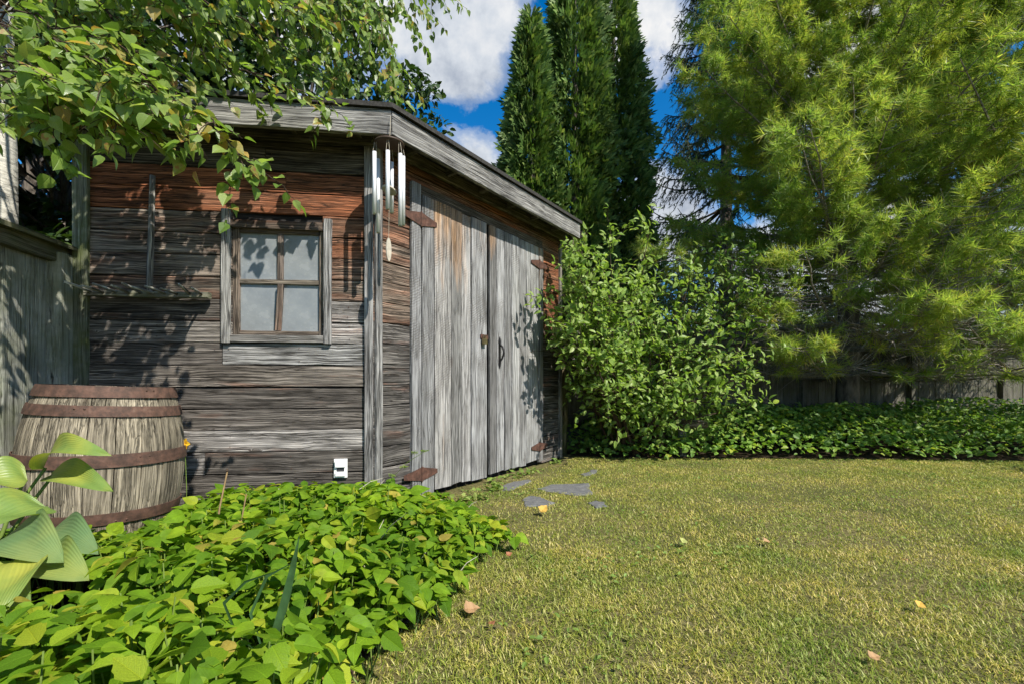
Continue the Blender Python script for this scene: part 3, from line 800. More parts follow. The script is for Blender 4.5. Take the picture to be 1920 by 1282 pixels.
# ------------------------------------------------------------------ barrel
bc = np.array([-2.20, 2.42, 0.0])
BH, RB, RE = .87, .345, .272
barrel = thing('barrel', 'old oak barrel with rusty iron hoops leaning in the corner by the fence', 'barrel', tuple(bc))
barrel.rotation_euler = (R(-1.0), R(2.6), R(20))
def br(z):
    t = (z - BH * .5) / (BH * .5)
    return RE + (RB - RE) * (1 - t * t)
NS = 20
for sidx in range(NS):
    th0 = sidx * 2 * np.pi / NS; half = np.pi / NS * (1 - .045)
    cut = {6: .05, 13: .03, 17: .04}.get(sidx, RNG.uniform(0, .012))
    zs = np.linspace(.0, BH - cut, 12); V = []
    jit = RNG.normal(0, .0015)
    for z in zs:
        for a, rr in ((-half, 0), (-half * .5, .0012), (half * .5, .0012), (half, 0), (half, -.024), (-half, -.024)):
            r = br(z) + rr + jit
            V.append((z, -r * math.sin(a), r * math.cos(a)))      # local x up, z outward
    i = np.arange(11)[:, None] * 6; j = np.arange(6)[None]; j2 = (j + 1) % 6
    F4 = np.stack([i + j, i + j2, i + 6 + j2, i + 6 + j], -1).reshape(-1, 4)
    e = 66
    me = npmesh('stave', np.array(V), [F4[:, ::-1], np.array([(0, 1, 4, 5), (1, 2, 3, 4), (e + 5, e + 4, e + 1, e), (e + 4, e + 3, e + 2, e + 1)])])
    out_ = np.array([math.cos(th0), math.sin(th0), 0]); f = RNG.uniform(.65, 1.2)
    U = np.array([0, 0, 1.]); N = out_; Wd = np.cross(N, U)
    link('stave', me, M_STAVE, barrel, basis((0, 0, 0), U, Wd, N), color=(.26 * f, .225 * f, .165 * f, .12))
for (z, hh, dr_) in ((BH - .058, .056, 0), (BH - .150, .052, 1), (.475, .062, 2), (.195, .056, 3), (.02, .05, 4)):
    mb = MB()
    prof = [(br(z) + .004, z), (br(z) + .0095, z), (br(z + hh * .5) + .0105, z + hh * .5), (br(z + hh) + .0095, z + hh), (br(z + hh) + .004, z + hh), (br(z) + .004, z)]
    mb.lathe(prof, 48)
    al_ = R(-47.7 - 20) + {0: .55, 1: -.35, 2: .42, 3: .2, 4: 0}[int(round(dr_))]
    for da in np.linspace(0, .16, 5)[:-1]:
        for zz_ in (z + .002, z + hh - .002): pass
    rr_ = br(z + hh * .5) + .0125
    V_ = []
    for da in np.linspace(-.10, .10, 5):
        c_, s_ = math.cos(al_ + da), math.sin(al_ + da)
        for zz_, ro_ in ((z + .001, br(z)), (z + hh - .001, br(z + hh))): V_.append(((ro_ + .0125) * c_, (ro_ + .0125) * s_, zz_))
    mb.add(V_, F4=[(2 * q, 2 * q + 2, 2 * q + 3, 2 * q + 1) for q in range(4)])
    for da in (-.06, .06):
        for fz in (.3, .7):
            c_ = np.array([rr_ * math.cos(al_ + da), rr_ * math.sin(al_ + da), z + hh * fz]); o_ = np.array([math.cos(al_ + da), math.sin(al_ + da), 0]); t_ = np.array([-o_[1], o_[0], 0])
            mb.add([c_ + .005 * (math.cos(q * 1.047) * t_ + math.sin(q * 1.047) * Z) for q in range(6)] + [c_ + o_ * .004], F3=[(6, q, (q + 1) % 6) for q in range(6)])
    ob = mb.build('hoop', M_RUST, barrel, Matrix.Translation((0, 0, z)) @ Matrix.Rotation(RNG.normal(0, .006), 4, 'X') @ Matrix.Rotation(RNG.normal(0, .006), 4, 'Y') @ Matrix.Translation((0, 0, -z)))
mb = MB(); mb.lathe([(.001, BH - .05), (br(BH - .05) - .022, BH - .05), (br(BH - .05) - .022, BH - .075), (.001, BH - .075)], 32)
mb.build('barrel_head', M_STAVE, barrel, color=(.16, .145, .11, .1))

# ------------------------------------------------------------------ fences
def fence(name, label, a, b, h, bw, col, N, rail_side=1, cap=True, group=None, mat=M_FENCE, zjit=.012):
    a = np.asarray(a, float); b = np.asarray(b, float); U = b - a; L = np.linalg.norm(U); U /= L
    f = thing(name, label, 'fence', tuple(a), group)
    nb = int(L / bw)
    for k in range(nb):
        w = bw - .006; o = U * (k * bw) + N * RNG.normal(0, .003)
        Wd = np.cross(N, Z)
        if np.dot(Wd, U) < 0: o = o + U * w
        s = RNG.uniform(.8, 1.2)
        board('board', f, Vector(o + Z * .03), Z, Wd, h - .03 + RNG.normal(0, zjit), w, .018, mat, (col[0] * s, col[1] * s, col[2] * s, col[3]), nseg=4, wob=.0015)
    Wd = np.cross(N, Z); UU = U if np.dot(np.cross(U, Z), N) > 0 else -U; oo = np.zeros(3) if np.dot(UU, U) > 0 else U * L
    if cap:
        board('top_rail', f, Vector(oo + Z * (h - .055) + N * .045), UU, Z, L, .105, .042, mat, (col[0] * .5, col[1] * .46, col[2] * .38, .3), nseg=8)
        board('cap_board', f, Vector(oo + Z * (h + .052) + N * .10), UU, (Z * .25 - N).tolist(), L, .17, .024, mat, (col[0] * .55, col[1] * .52, col[2] * .42, .15), nseg=8)
    else:
        board('top_rail', f, Vector(oo + Z * (h - .25) + N * .04), UU, Z, L, .09, .038, mat, (*[c * .9 for c in col[:3]], .1), nseg=8)
        board('bottom_rail', f, Vector(oo + Z * .35 + N * .04), UU, Z, L, .09, .038, mat, (*[c * .9 for c in col[:3]], .1), nseg=8)
    for k in range(int(L / 2.4) + 1):
        upr = U * (k * 2.4 + .05)
        Wd2 = np.cross(-N, Z)
        board('post', f, Vector(upr - N * .02 + (0 if np.dot(Wd2, U) > 0 else U * .09)), Z, Wd2, h, .09, .09, mat, col, nseg=3)
    return f
fdir = np.array([.19, -1.0, 0]); fdir /= np.linalg.norm(fdir)
fa = L0 - FD * .045 - fdir * .02 + FN * .0
fN = np.array([1.0, .19, 0]); fN /= np.linalg.norm(fN)
fence('board_fence', 'grey-green board fence with heavy top rail beside the barrel', fa - fN * .03, fa + fdir * 3.6 - fN * .03, 1.66, .145, (.33, .335, .29, .05), fN)
ba = np.array([-.15, 5.72, 0]); bb = np.array([10.0, 8.75, 0]); bd = (bb - ba) / np.linalg.norm(bb - ba)
bN = np.array([bd[1], -bd[0], 0])
fence('board_fence', 'long weathered board fence behind the shrub and pines', ba, bb, 1.66, .142, (.15, .138, .12, .05), bN, cap=False)

# ------------------------------------------------------------------ foliage tools
def unit(v): return v / (np.linalg.norm(v, axis=-1, keepdims=True) + 1e-9)

def leaf_template(xs, ws, fold=.25, droop=.18, serr=0.0, twist=0.0):
    V = [(0, 0, 0)]; UV = [(0, .5)]; F3 = []; F4 = []
    n = len(xs)
    wm = max(ws)
    for i, (x, w) in enumerate(zip(xs, ws)):
        z = -droop * x * x
        w_ = w * (1 + serr * (1 if i % 2 else -1))
        V += [(x, w_, z + fold * w_), (x, 0, z), (x, -w_, z + fold * w_)]
        UV += [(x, .5 + .5 * w / wm), (x, .5), (x, .5 - .5 * w / wm)]
    V.append((1.0, 0, -droop)); UV.append((1, .5))
    F3 += [(0, 2, 1), (0, 3, 2)]
    for i in range(n - 1):
        a = 1 + i * 3; b = a + 3
        F4 += [(a, a + 1, b + 1, b), (a + 1, a + 2, b + 2, b + 1)]
    a = 1 + (n - 1) * 3; t = len(V) - 1
    F3 += [(a, a + 1, t), (a + 1, a + 2, t)]
    return np.array(V, float), np.array(F3), np.array(F4), np.array(UV, float)

T_BIRCH = leaf_template([.05, .18, .34, .52, .70, .86], [.24, .39, .42, .37, .25, .10], .20, .24, .04)
T_BED = leaf_template([.05, .16, .28, .40, .52, .64, .76, .88], [.16, .27, .345, .35, .33, .26, .18, .09], .18, .20, .05)
T_BED2 = leaf_template([.05, .16, .28, .40, .52, .64, .76, .88], [.14, .24, .31, .325, .29, .24, .15, .07], .34, .05, .06)
T_BED3 = leaf_template([.05, .16, .28, .40, .52, .64, .76, .88], [.20, .33, .39, .38, .33, .25, .15, .06], .05, .38, .08)
T_BED4 = leaf_template([.05, .16, .28, .40, .52, .64, .76, .88], [.10, .19, .25, .26, .24, .19, .12, .05], .55, .30, .07)
T_BIRCH2 = leaf_template([.05, .18, .34, .52, .70, .86], [.22, .36, .39, .34, .22, .09], .40, .12, .04)
T_LOW = leaf_template([.08, .34, .66], [.26, .40, .26], .25, .22)
T_APPLE = leaf_template([.1, .35, .65, .88], [.15, .27, .24, .10], .40, .25)
T_ROUND = leaf_template([.06, .3, .6, .86], [.22, .42, .38, .18], .25, .2)
T_SMALL = leaf_template([.3, .7], [.28, .24], .3, .2)

def frames(d, up):
    d = unit(d); n = unit(up - (up * d).sum(-1, keepdims=True) * d); s = np.cross(n, d)
    return d, s, n

def leaf_mesh(name, tpls, P, d, up, size):
    """all leaves as one mesh"""
    d, s, n = frames(d, up)
    Vs, F3s, F4s, UVs = [], [], [], []; off = 0
    which = RNG.integers(0, len(tpls), len(P))
    for q, (V, F3, F4, UV) in enumerate(tpls):
        m = which == q; k = int(m.sum())
        if k == 0: continue
        W = P[m][:, None] + size[m][:, None, None] * (V[None, :, 0:1] * d[m][:, None] + V[None, :, 1:2] * s[m][:, None] + V[None, :, 2:3] * n[m][:, None])
        b = off + np.arange(k)[:, None, None] * len(V)
        F3s.append((F3[None] + b).reshape(-1, 3))
        if len(F4): F4s.append((F4[None] + b).reshape(-1, 4))
        UVs.append(np.tile(UV, (k, 1))); Vs.append(W.reshape(-1, 3)); off += k * len(V)
    return npmesh(name, np.vstack(Vs), [np.vstack(F3s)] + ([np.vstack(F4s)] if F4s else []), np.vstack(UVs))

TPLMESH = {}
def tpl_mesh(key, tpl, mat):
    if (key, mat.name) not in TPLMESH:
        V, F3, F4, UV = tpl
        me = npmesh('leaf', V, [F3, F4], UV); me.materials.append(mat); TPLMESH[(key, mat.name)] = me
    return TPLMESH[(key, mat.name)]

def project(P):
    Y = np.maximum(P[:, 1], .05)
    return CXP + P[:, 0] / Y * FPX, HZ - (P[:, 2] - CAMH) / Y * FPX, P[:, 1]

def foliage(root, tplkeys, mat, P, d, up, size, nsingle=300, rest='foliage', low=None):
    """leaves of one plant: the nearest (largest seen) as single objects, the others as one mesh"""
    base = np.array(root.location)
    px, py, Y = project(P)
    vis = (px > -20) & (px < 1940) & (py > -20) & (py < 1300) & (Y > .3)
    score = np.where(vis, size / np.maximum(Y, .2), 0) * RNG.uniform(.9, 1.1, len(P))
    order = np.argsort(-score)
    pick = order[:nsingle]; pick = pick[score[pick] > 0]
    mask = np.zeros(len(P), bool); mask[pick] = True
    dd, ss, nn = frames(d, up)
    for i in pick:
        k = tplkeys[random.randrange(len(tplkeys))]
        sc = size[i]
        o = link('leaf', tpl_mesh(*k, mat), None, root, basis(P[i] - base, dd[i] * sc, ss[i] * sc, nn[i] * sc))
    if (~mask).any():
        m = ~mask
        me = leaf_mesh(rest, low or [k[1] for k in tplkeys], P[m] - base, d[m], up[m], size[m])
        link(rest, me, mat, root, kind='stuff')

def rnd(n, s=1.0): return RNG.normal(0, s, (n, 3))
def inpoly(x, y, poly):
    ins = np.zeros(len(x), bool); j = len(poly) - 1
    for i in range(len(poly)):
        xi, yi = poly[i]; xj, yj = poly[j]
        c = ((yi > y) != (yj > y)) & (x < (xj - xi) * (y - yi) / (yj - yi + 1e-12) + xi)
        ins ^= c; j = i
    return ins
def smooth_noise(x, y, s, seed=0):
    r = np.random.default_rng(seed); v = 0
    for k in range(6):
        a = r.uniform(0, 2 * np.pi); f = s * r.uniform(.6, 1.8); p = r.uniform(0, 6.28)
        v = v + np.sin(f * (x * math.cos(a) + y * math.sin(a)) + p)
    return v / 6

# ------------------------------------------------------------------ front bed (ground elder)
bed_poly = [(-3.0, .3), (-.42, .55), (-.42, 1.30), (-.36, 1.5), (-.27, 1.75), (-.17, 2.05), (-.07, 2.3), (-.06, 2.6), (-.2, 2.85), (-.42, 3.15), (-.58, 3.40), (-.95, 3.05), (-1.9, 2.93), (-2.72, 2.85), (-2.7, 2.5), (-2.4, 1.0)]
bed_in = [(qx - (.09 if 1 <= iq <= 8 else 0), qy) for iq, (qx, qy) in enumerate(bed_poly)]
mb = MB(); p = np.array(bed_in); mb.prism([tuple(q) for q in p * [1, 1]], .001, .012)
structure(mb.build('garden_soil', M_SOIL))
patch = thing('ground_elder_patch', 'bright yellow-green leafy ground cover filling the bed in front of the barrel', 'ground cover', (-1.2, 1.9, 0))
N0 = 3200
x = RNG.uniform(-3, 0, N0 * 4); y = RNG.uniform(.45, 3.45, N0 * 4)
ok = inpoly(x, y, bed_poly) & ~(((x - bc[0]) ** 2 + (y - bc[1]) ** 2) < .34 ** 2)
# keep off the wall faces
ok &= ((np.stack([x, y], -1) - C0[:2]) @ DN[:2] > .05) | (((np.stack([x, y], -1) - C0[:2]) @ FN[:2]) > .05)
ok &= ((np.stack([x, y], -1) - C0[:2]) @ FN[:2] > .06) | (x > C0[0])
dens = np.clip(.75 + .5 * smooth_noise(x, y, 4, 3), .25, 1)
dens = np.where((y > 2.45) & (x < -1.25), dens * .45, dens)
ok &= RNG.uniform(0, 1, len(x)) < dens
ok &= ~((((x + 1.58) / .27) ** 2 + ((y - 1.50) / .25) ** 2) < 1)
x, y = x[ok], y[ok]
def edge_d(x, y):
    p = np.array(bed_poly[2:11]); q = p[1:]; p = p[:-1]; best = np.full(len(x), 9.)
    for a, b in zip(p, q):
        ab = b - a; t = np.clip(((x - a[0]) * ab[0] + (y - a[1]) * ab[1]) / (ab @ ab), 0, 1)
        best = np.minimum(best, np.hypot(x - a[0] - t * ab[0], y - a[1] - t * ab[1]))
    return best
ed = edge_d(x, y)
hgt = (.13 + .17 * np.clip(ed / .35, 0, 1)) * (1 + .25 * smooth_noise(x, y, 5, 8)) * RNG.uniform(.55, 1.2, len(x))
hgt = np.where((y > 2.4) & (x > -1.3), hgt * 1.1, hgt)
hgt = np.where((y > 2.45) & (x < -1.3), hgt * .8, hgt)
bpx = CXP + x / y * FPX
slope = np.interp(bpx, [0, 230, 320, 350, 420, 540, 640, 700, 760, 840, 930], [.345, .345, .33, .28, .245, .235, .235, .235, .26, .285, .33])
slope = np.where((bpx < 210) & (y < 1.45), .50, slope)
hgt = np.minimum(hgt * 1.12, (CAMH - slope * y) * RNG.uniform(.72, 1.0, len(x)))
hgt = np.maximum(hgt, .05)
LP, LD, LU, LS = [], [], [], []; stems = MB()
for k in range(len(x)):
    az = RNG.uniform(0, 6.28); lean = RNG.normal(0, .035, 2)
    top = np.array([x[k] + lean[0], y[k] + lean[1], hgt[k]])
    if RNG.uniform() < .5: stems.tube([(x[k], y[k], 0), tuple(top)], [.0028, .0020], 4, cap=False)
    s = RNG.uniform(.032, .077)
    big = RNG.uniform() < .35
    for da, f, sh in ((0, 1.08, .02), (1.35, .95, 0), (-1.35, .95, 0)):
        a = az + da + RNG.normal(0, .12)
        dv = np.array([math.cos(a), math.sin(a), RNG.normal(-.15, .38)])
        LP.append(top + unit(dv) * (.012 + sh)); LD.append(dv); LU.append(np.array([0, 0, 1.]) + RNG.normal(0, .36, 3) + SUN * .2); LS.append(s * f * (1.15 if big else 1))
LP, LD, LU, LS = map(np.array, (LP, LD, LU, LS))
foliage(patch, [('bed', T_BED), ('bed2', T_BED2), ('bed3', T_BED3), ('bed4', T_BED4)], M_BED, LP, LD, LU, LS, 300, low=[leaf_template([.06, .22, .45, .72], [.20, .34, .36, .22], .22, .22), leaf_template([.06, .22, .45, .72], [.15, .27, .28, .17], .5, .3), leaf_template([.06, .22, .45, .72], [.20, .36, .37, .21], .05, .4)])
stems.V = [v - np.array(patch.location) for v in stems.V]
stems.build('stems', M_STEM, patch, kind='stuff')
dry = MB()
for k in range(60):
    q = RNG.choice(np.where(y > 1.45)[0]); p0 = np.array([x[q], y[q], hgt[q] * RNG.uniform(.5, 1.0)]); a = RNG.uniform(0, 6.28); L = RNG.uniform(.07, .2)
    d_ = np.array([math.cos(a), math.sin(a), RNG.uniform(-.1, .9)]) * L
    dry.tube([p0, p0 + d_ * .5 + [0, 0, .015], p0 + d_], [.0022, .0018, .001], 4, cap=False)
dry.V = [v - np.array(patch.location) for v in dry.V]
dry.build('dry_stems', M_CORD, patch, kind='stuff')

# ------------------------------------------------------------------ hosta
def hosta_mat():
    m, nt, out = newmat('hosta_leaf')
    uvn = nd(nt, 'ShaderNodeUVMap'); sp = nd(nt, 'ShaderNodeSeparateXYZ'); nt.links.new(uvn.outputs[0], sp.inputs[0]); oi = nd(nt, 'ShaderNodeObjectInfo')
    tc = nd(nt, 'ShaderNodeTexCoord')
    dv = mth(nt, 'ABSOLUTE', mth(nt, 'SUBTRACT', sp.outputs[1], 0.5))
    fr = mth(nt, 'SINE', mth(nt, 'MULTIPLY', dv, 95.0))
    rib = mth(nt, 'MULTIPLY_ADD', fr, .5, .5)
    col = mixc(nt, ramp(nt, noise(nt, tc.outputs['Object'], 3.5, 4, .6), [(.40, 0.), (.62, 1.)]), (.17, .26, .06), (.40, .41, .07))
    col = mixc(nt, oi.outputs['Alpha'], col, (.12, .215, .11))
    col = mixc(nt, mth(nt, 'MULTIPLY', rib, .14), col, (.07, .13, .03))
    p = principled(nt, out, col, .42, .4, bump=rib, bstr=.22, bdist=.005)
    t = nd(nt, 'ShaderNodeBsdfTranslucent'); nt.links.new(mixc(nt, 1., col, (1.2, 1.2, .6), 'MULTIPLY'), t.inputs[0])
    mx = nd(nt, 'ShaderNodeMixShader'); mx.inputs[0].default_value = .3
    nt.links.new(p.outputs[0], mx.inputs[1]); nt.links.new(t.outputs[0], mx.inputs[2]); nt.links.new(mx.outputs[0], out.inputs[0])
    return m
M_HOSTA = hosta_mat()
hb = np.array([-1.98, 1.62, 0])
hosta = thing('hosta', 'large hosta with broad ribbed yellow-green leaves in front of the barrel', 'plant', tuple(hb))
def hosta_leaf(p0, tip, width, upv, cup=.35, droop=.18, blue=0.0):
    p0 = np.asarray(p0, float); tip = np.asarray(tip, float)
    L = np.linalg.norm(tip - p0); d = (tip - p0) / L
    up = np.asarray(upv, float); n = up - (up @ d) * d; n /= np.linalg.norm(n); s = np.cross(n, d)
    nx, ny = 14, 9
    V, UV = [], []
    for i in range(nx):
        t = i / (nx - 1)
        w = width * .5 * (math.sin(math.pi * min(1, t ** .62)) ** .75 if 0 < t < 1 else 0.002)
        arc = droop * L * math.sin(math.pi * t) 
        for j in range(ny):
            v = -1 + 2 * j / (ny - 1)
            z = arc + cup * w * (v * v) - .05 * L * t * t + .006 * math.sin(9 * t + 3 * v)
            V.append(p0 + d * (t * L) + s * (v * w) + n * z); UV.append((t, .5 + .5 * v))
    i, j = np.meshgrid(np.arange(nx - 1), np.arange(ny - 1), indexing='ij'); k = (i * ny + j).ravel()
    me = npmesh('leaf', np.array(V) - hb, np.stack([k, k + ny, k + ny + 1, k + 1], -1)[:, ::-1], UV, smooth=True)
    link('leaf', me, M_HOSTA, hosta, color=(1, 1, 1, blue))
    b0 = hb + np.array([RNG.normal(0, .03), RNG.normal(0, .03), 0])
    mid = (b0 + p0) / 2 + np.array([0, 0, .05])
    ts = np.linspace(0, 1, 7)[:, None]
    path = (1 - ts) ** 2 * b0 + 2 * ts * (1 - ts) * mid + ts ** 2 * (p0 + d * .01)
    mb = MB(); mb.tube(path - hb, np.linspace(.009, .0055, 7), 6); mb.build('leaf_stalk', M_STEM, hosta, smooth=True)
A = at
hosta_leaf(A(82, 877, 1.80), A(203, 848, 1.74), .125, (.1, -.75, 1), .5, .22)
hosta_leaf(A(98, 888, 1.84), A(206, 915, 1.72), .12, (.0, -.9, 1), .5, .10)
hosta_leaf(A(52, 900, 1.72), A(-70, 905, 1.60), .16, (.3, -.7, 1), .4, .15)
hosta_leaf(A(88, 950, 1.62), A(-60, 990, 1.42), .19, (.3, -.9, 1), .35, .12, -.0)
hosta_leaf(A(10, 1010, 1.55), A(110, 1045, 1.38), .19, (-.1, -.6, 1), .35, .12, .6)
hosta_leaf(A(78, 1012, 1.72), A(178, 1030, 1.56), .17, (0, -.5, 1), .35, .14, .7)
hosta_leaf(A(60, 1062, 1.5), A(160, 1080, 1.38), .17, (.1, -.6, 1), .35, .14, .35)
hosta_leaf(A(28, 1050, 1.40), A(-20, 1165, 1.20), .17, (.4, -.5, 1), .4, .1)
hosta_leaf(A(-60, 1000, 1.6), A(-160, 1050, 1.4), .2, (.3, -.6, 1), .4, .1, .3)
hosta_leaf(A(-20, 1080, 1.5), A(40, 1210, 1.2), .17, (.2, -.5, 1), .4, .1, .4)

# dried stalks in the bed
def stalk(name, label, pts, r0, r1, blobs, mat=M_DRYSTEM):
    base = np.array(pts[0]); t = thing(name, label, 'stalk', tuple(base))
    mb = MB(); mb.tube(np.array(pts) - base, np.linspace(r0, r1, len(pts)), 6); mb.build('stem', mat, t)
    for (p, r) in blobs:
        mb = MB(); q = np.array(p) - base
        prof = [(r * .1, -r * 1.4), (r, -r * .4), (r * .8, r * .5), (r * .15, r * 1.3)]
        mb.lathe(prof, 7, tuple(q)); mb.build('seed_head', M_DARKTWIG, t)
Yk = 1.75
stalk('dried_stalk', 'tall dry brown flower stalk with a forked tip rising from the ground cover', [A(396, 1120, Yk), A(400, 1040, Yk), A(412, 950, Yk), A(426, 884, Yk)], .0042, .0028, [(A(397, 1058, Yk), .012), (A(399, 1070, Yk), .010), (A(426, 881, Yk), .006)])
stalk('dried_stalk', 'shorter dry stalk with dark seeds right of the forked one', [A(436, 1100, Yk), A(446, 1010, Yk), A(462, 925, Yk)], .0035, .0022, [(A(438, 1085, Yk), .010), (A(439, 1095, Yk), .009)])
# long sword-shaped leaves near the camera
def blade(root, pts, w, mat):
    base = np.array(root.location); pts = np.array(pts); n = len(pts); t = unit(np.gradient(pts, axis=0))
    side = unit(np.cross(t, np.array([[0.1, 1, .3]]))); ws = w * np.sin(np.pi * np.linspace(.18, 1, n)) ** .7
    nn = np.cross(side, t)
    V = np.vstack([pts - side * ws[:, None], pts + nn * ws[:, None] * .35, pts + side * ws[:, None]]) - base
    k = np.arange(n - 1)
    F = np.vstack([np.stack([k, k + 1, n + k + 1, n + k], -1), np.stack([n + k, n + k + 1, 2 * n + k + 1, 2 * n + k], -1)])
    link('leaf', npmesh('leaf', V, F, smooth=True), mat, root)
lil = thing('daylily', 'thin plant with long narrow blue-green blades among the ground cover', 'plant', tuple(A(505, 1330, 1.05) * [1, 1, 0]))
M_BLADE = leaf_mat('sword_leaf', [(0, (.05, .12, .045)), (1, (.08, .16, .06))], .25, .4, .4, 0)
blade(lil, [A(500, 1240, 1.05), A(518, 1180, 1.04), A(536, 1120, 1.03), A(550, 1060, 1.02), A(562, 1000, 1.0)], .010, M_BLADE)
blade(lil, [A(500, 1240, 1.05), A(470, 1150, 1.1), A(500, 1080, 1.1), A(556, 1050, 1.08)], .0045, M_BLADE)
blade(lil, [A(500, 1240, 1.05), A(440, 1180, 1.02), A(420, 1130, 1.0), A(460, 1090, .98), A(540, 1062, .95)], .004, M_BLADE)
# weed with yellow umbel by the hinge
wd = thing('yellow_umbel_weed', 'thin weed with a small yellow-green flower head in front of the left hinge', 'plant', (at(728, 960, 2.95)[0], 2.95, 0))
wb_ = np.array(wd.location); mb = MB()
main = [wb_, at(735, 895, 2.95), at(765, 865, 2.93), at(797, 845, 2.90)]
mb.tube(np.array(main) - wb_, [.003, .0025, .002, .0015], 5); mb.build('stem', M_STEM, wd)
for (px, py) in ((797, 845), (778, 848), (757, 874), (735, 890)):
    mb = MB(); c = at(px, py, 2.92) - wb_
    for q in range(26):
        v = RNG.normal(0, 1, 3); v /= np.linalg.norm(v); p1 = c + v * RNG.uniform(.012, .032) * np.array([1, 1, .5])
        mb.tube([c, p1], [.0007, .0022], 3)
    mb.build('umbel', M_WEED, wd)
# yellow bloom beside the barrel
fl = thing('yellow_flower', 'single orange-yellow blossom on a thin stem at the right side of the barrel', 'flower', (at(347, 1000, 2.62)[0], 2.62, 0))
M_FLOWER = leaf_mat('yellow_petal', [(0, (.75, .38, .02)), (1, (.80, .50, .03))], .3, .5, .3, 0)
fb = np.array(fl.location); mb = MB(); mb.tube(np.array([fb, at(350, 920, 2.62), at(347, 836, 2.62)]) - fb, .002, 5); mb.build('stem', M_STEM, fl)
for q in range(5):
    a = q * 1.257; c = at(347, 831, 2.61)
    V, F3, F4, UV = T_ROUND; d = np.array([math.cos(a), -.35, math.sin(a)]); dd, ss, nn = frames(d[None], np.array([[0, -1., .2]]))
    s = .034; link('petal', tpl_mesh('round', T_ROUND, M_FLOWER), None, fl, basis(c - fb, dd[0] * s, ss[0] * s, nn[0] * s))

# ------------------------------------------------------------------ back bed
back_poly = [(.62, 5.62), (.75, 5.25), (1.3, 5.08), (2.2, 5.06), (3.2, 5.05), (4.2, 5.0), (5.4, 4.92), (7.0, 4.85), (8.6, 4.8), (8.9, 8.2), (5.5, 7.2), (1.2, 6.0)]
back_in = [(qx, qy + (.12 if 1 <= iq <= 8 else 0)) for iq, (qx, qy) in enumerate(back_poly)]
mb = MB(); mb.prism(back_in, .001, .013); o = mb.build('garden_soil', M_SOIL); structure(o)
bp = thing('creeper_bed', 'dark green leafy ground cover along the back fence at the lawn edge', 'ground cover', (3.5, 5.6, 0))
n = 26000
x = RNG.uniform(.5, 8.8, n); y = RNG.uniform(4.78, 8, n); ok = inpoly(x, y, back_poly) & (RNG.uniform(0, 1, n) < np.clip(1.9 - (y - 4.8) * .75, .3, 1)); x, y = x[ok], y[ok]
front_y = np.interp(x, [.62, .75, 1.3, 2.2, 5.4, 8.6], [5.62, 5.25, 5.08, 5.06, 4.92, 4.8])
top = (.16 + .44 * (1 - np.exp(-(y - front_y) / .32))) * (1 + .28 * smooth_noise(x, y, 3.2, 5)) * np.interp(x, [.5, 1.2, 3, 9], [.6, .75, .95, .9])
z = top * np.sqrt(RNG.uniform(.12, 1, len(x))); m = len(x)
P = np.stack([x, y, z], -1); az = RNG.uniform(0, 6.28, m)
d = np.stack([np.cos(az), np.sin(az), RNG.normal(-.2, .25, m)], -1)
upv = np.tile([.35, -.6, 1.], (m, 1)) + rnd(m, .32)
foliage(bp, [('round', T_ROUND), ('small', T_APPLE)], M_BACKBED, P, d, upv, RNG.uniform(.045, .085, m), 300, low=[T_LOW, T_SMALL])

# ------------------------------------------------------------------ shrub by the shed
def limb(p0, p1, n, sag, wob):
    t = np.linspace(0, 1, n)[:, None]; p0 = np.asarray(p0, float); p1 = np.asarray(p1, float)
    q = p0 + (p1 - p0) * t; q[:, 2] += sag * np.sin(np.pi * t[:, 0]); q[1:-1] += RNG.normal(0, wob, (n - 2, 3))
    return q
sb = np.array([1.45, 5.45, 0])
shrub = thing('apple_shrub', 'bushy many-stemmed shrub with small pale green leaves right of the shed doors', 'shrub', tuple(sb))
wood = MB(); LP, LD = [], []
ends = []
for k in range(15):
    a = RNG.uniform(0, 6.28); r = RNG.uniform(.1, 1.0)
    e = sb + np.array([math.cos(a) * r * 1.15, math.sin(a) * r * .6 - .1, RNG.uniform(1.3, 2.45) - .25 * r])
    ends.append(e)
ends += [sb + np.array(v) for v in ((1.35, -.2, 2.28), (1.5, -.1, 2.2), (.95, -.2, 2.25), (.1, -.3, 2.5), (-.35, -.35, 2.35), (-.75, -.35, 2.2), (-.7, -.5, 1.45), (-.95, -.55, 1.2), (.9, -.4, 1.4), (1.1, -.5, 1.0), (.3, -.6, 1.2), (-.3, -.6, 1.1), (.5, -.6, .75), (-.15, -.4, 1.8), (.55, -.3, 2.0), (-.9, -.95, 1.75), (-1.0, -.85, 1.25), (-.75, -1.05, 1.6), (-.85, -.7, 2.05), (-1.05, -.65, 1.2), (-.55, -.95, 1.9), (1.3, -.4, 1.7), (1.2, -.3, 1.35), (.8, -.6, .7), (1.1, -.5, .6), (1.45, -.1, 1.95), (.2, -.7, .6), (-.5, -.7, .8), (-.8, -1.1, 2.0), (-.9, -1.15, 1.35), (-.7, -1.1, 1.1), (-.95, -1.0, 1.6), (-.8, -1.2, 1.8), (-.6, -1.0, 1.4))]
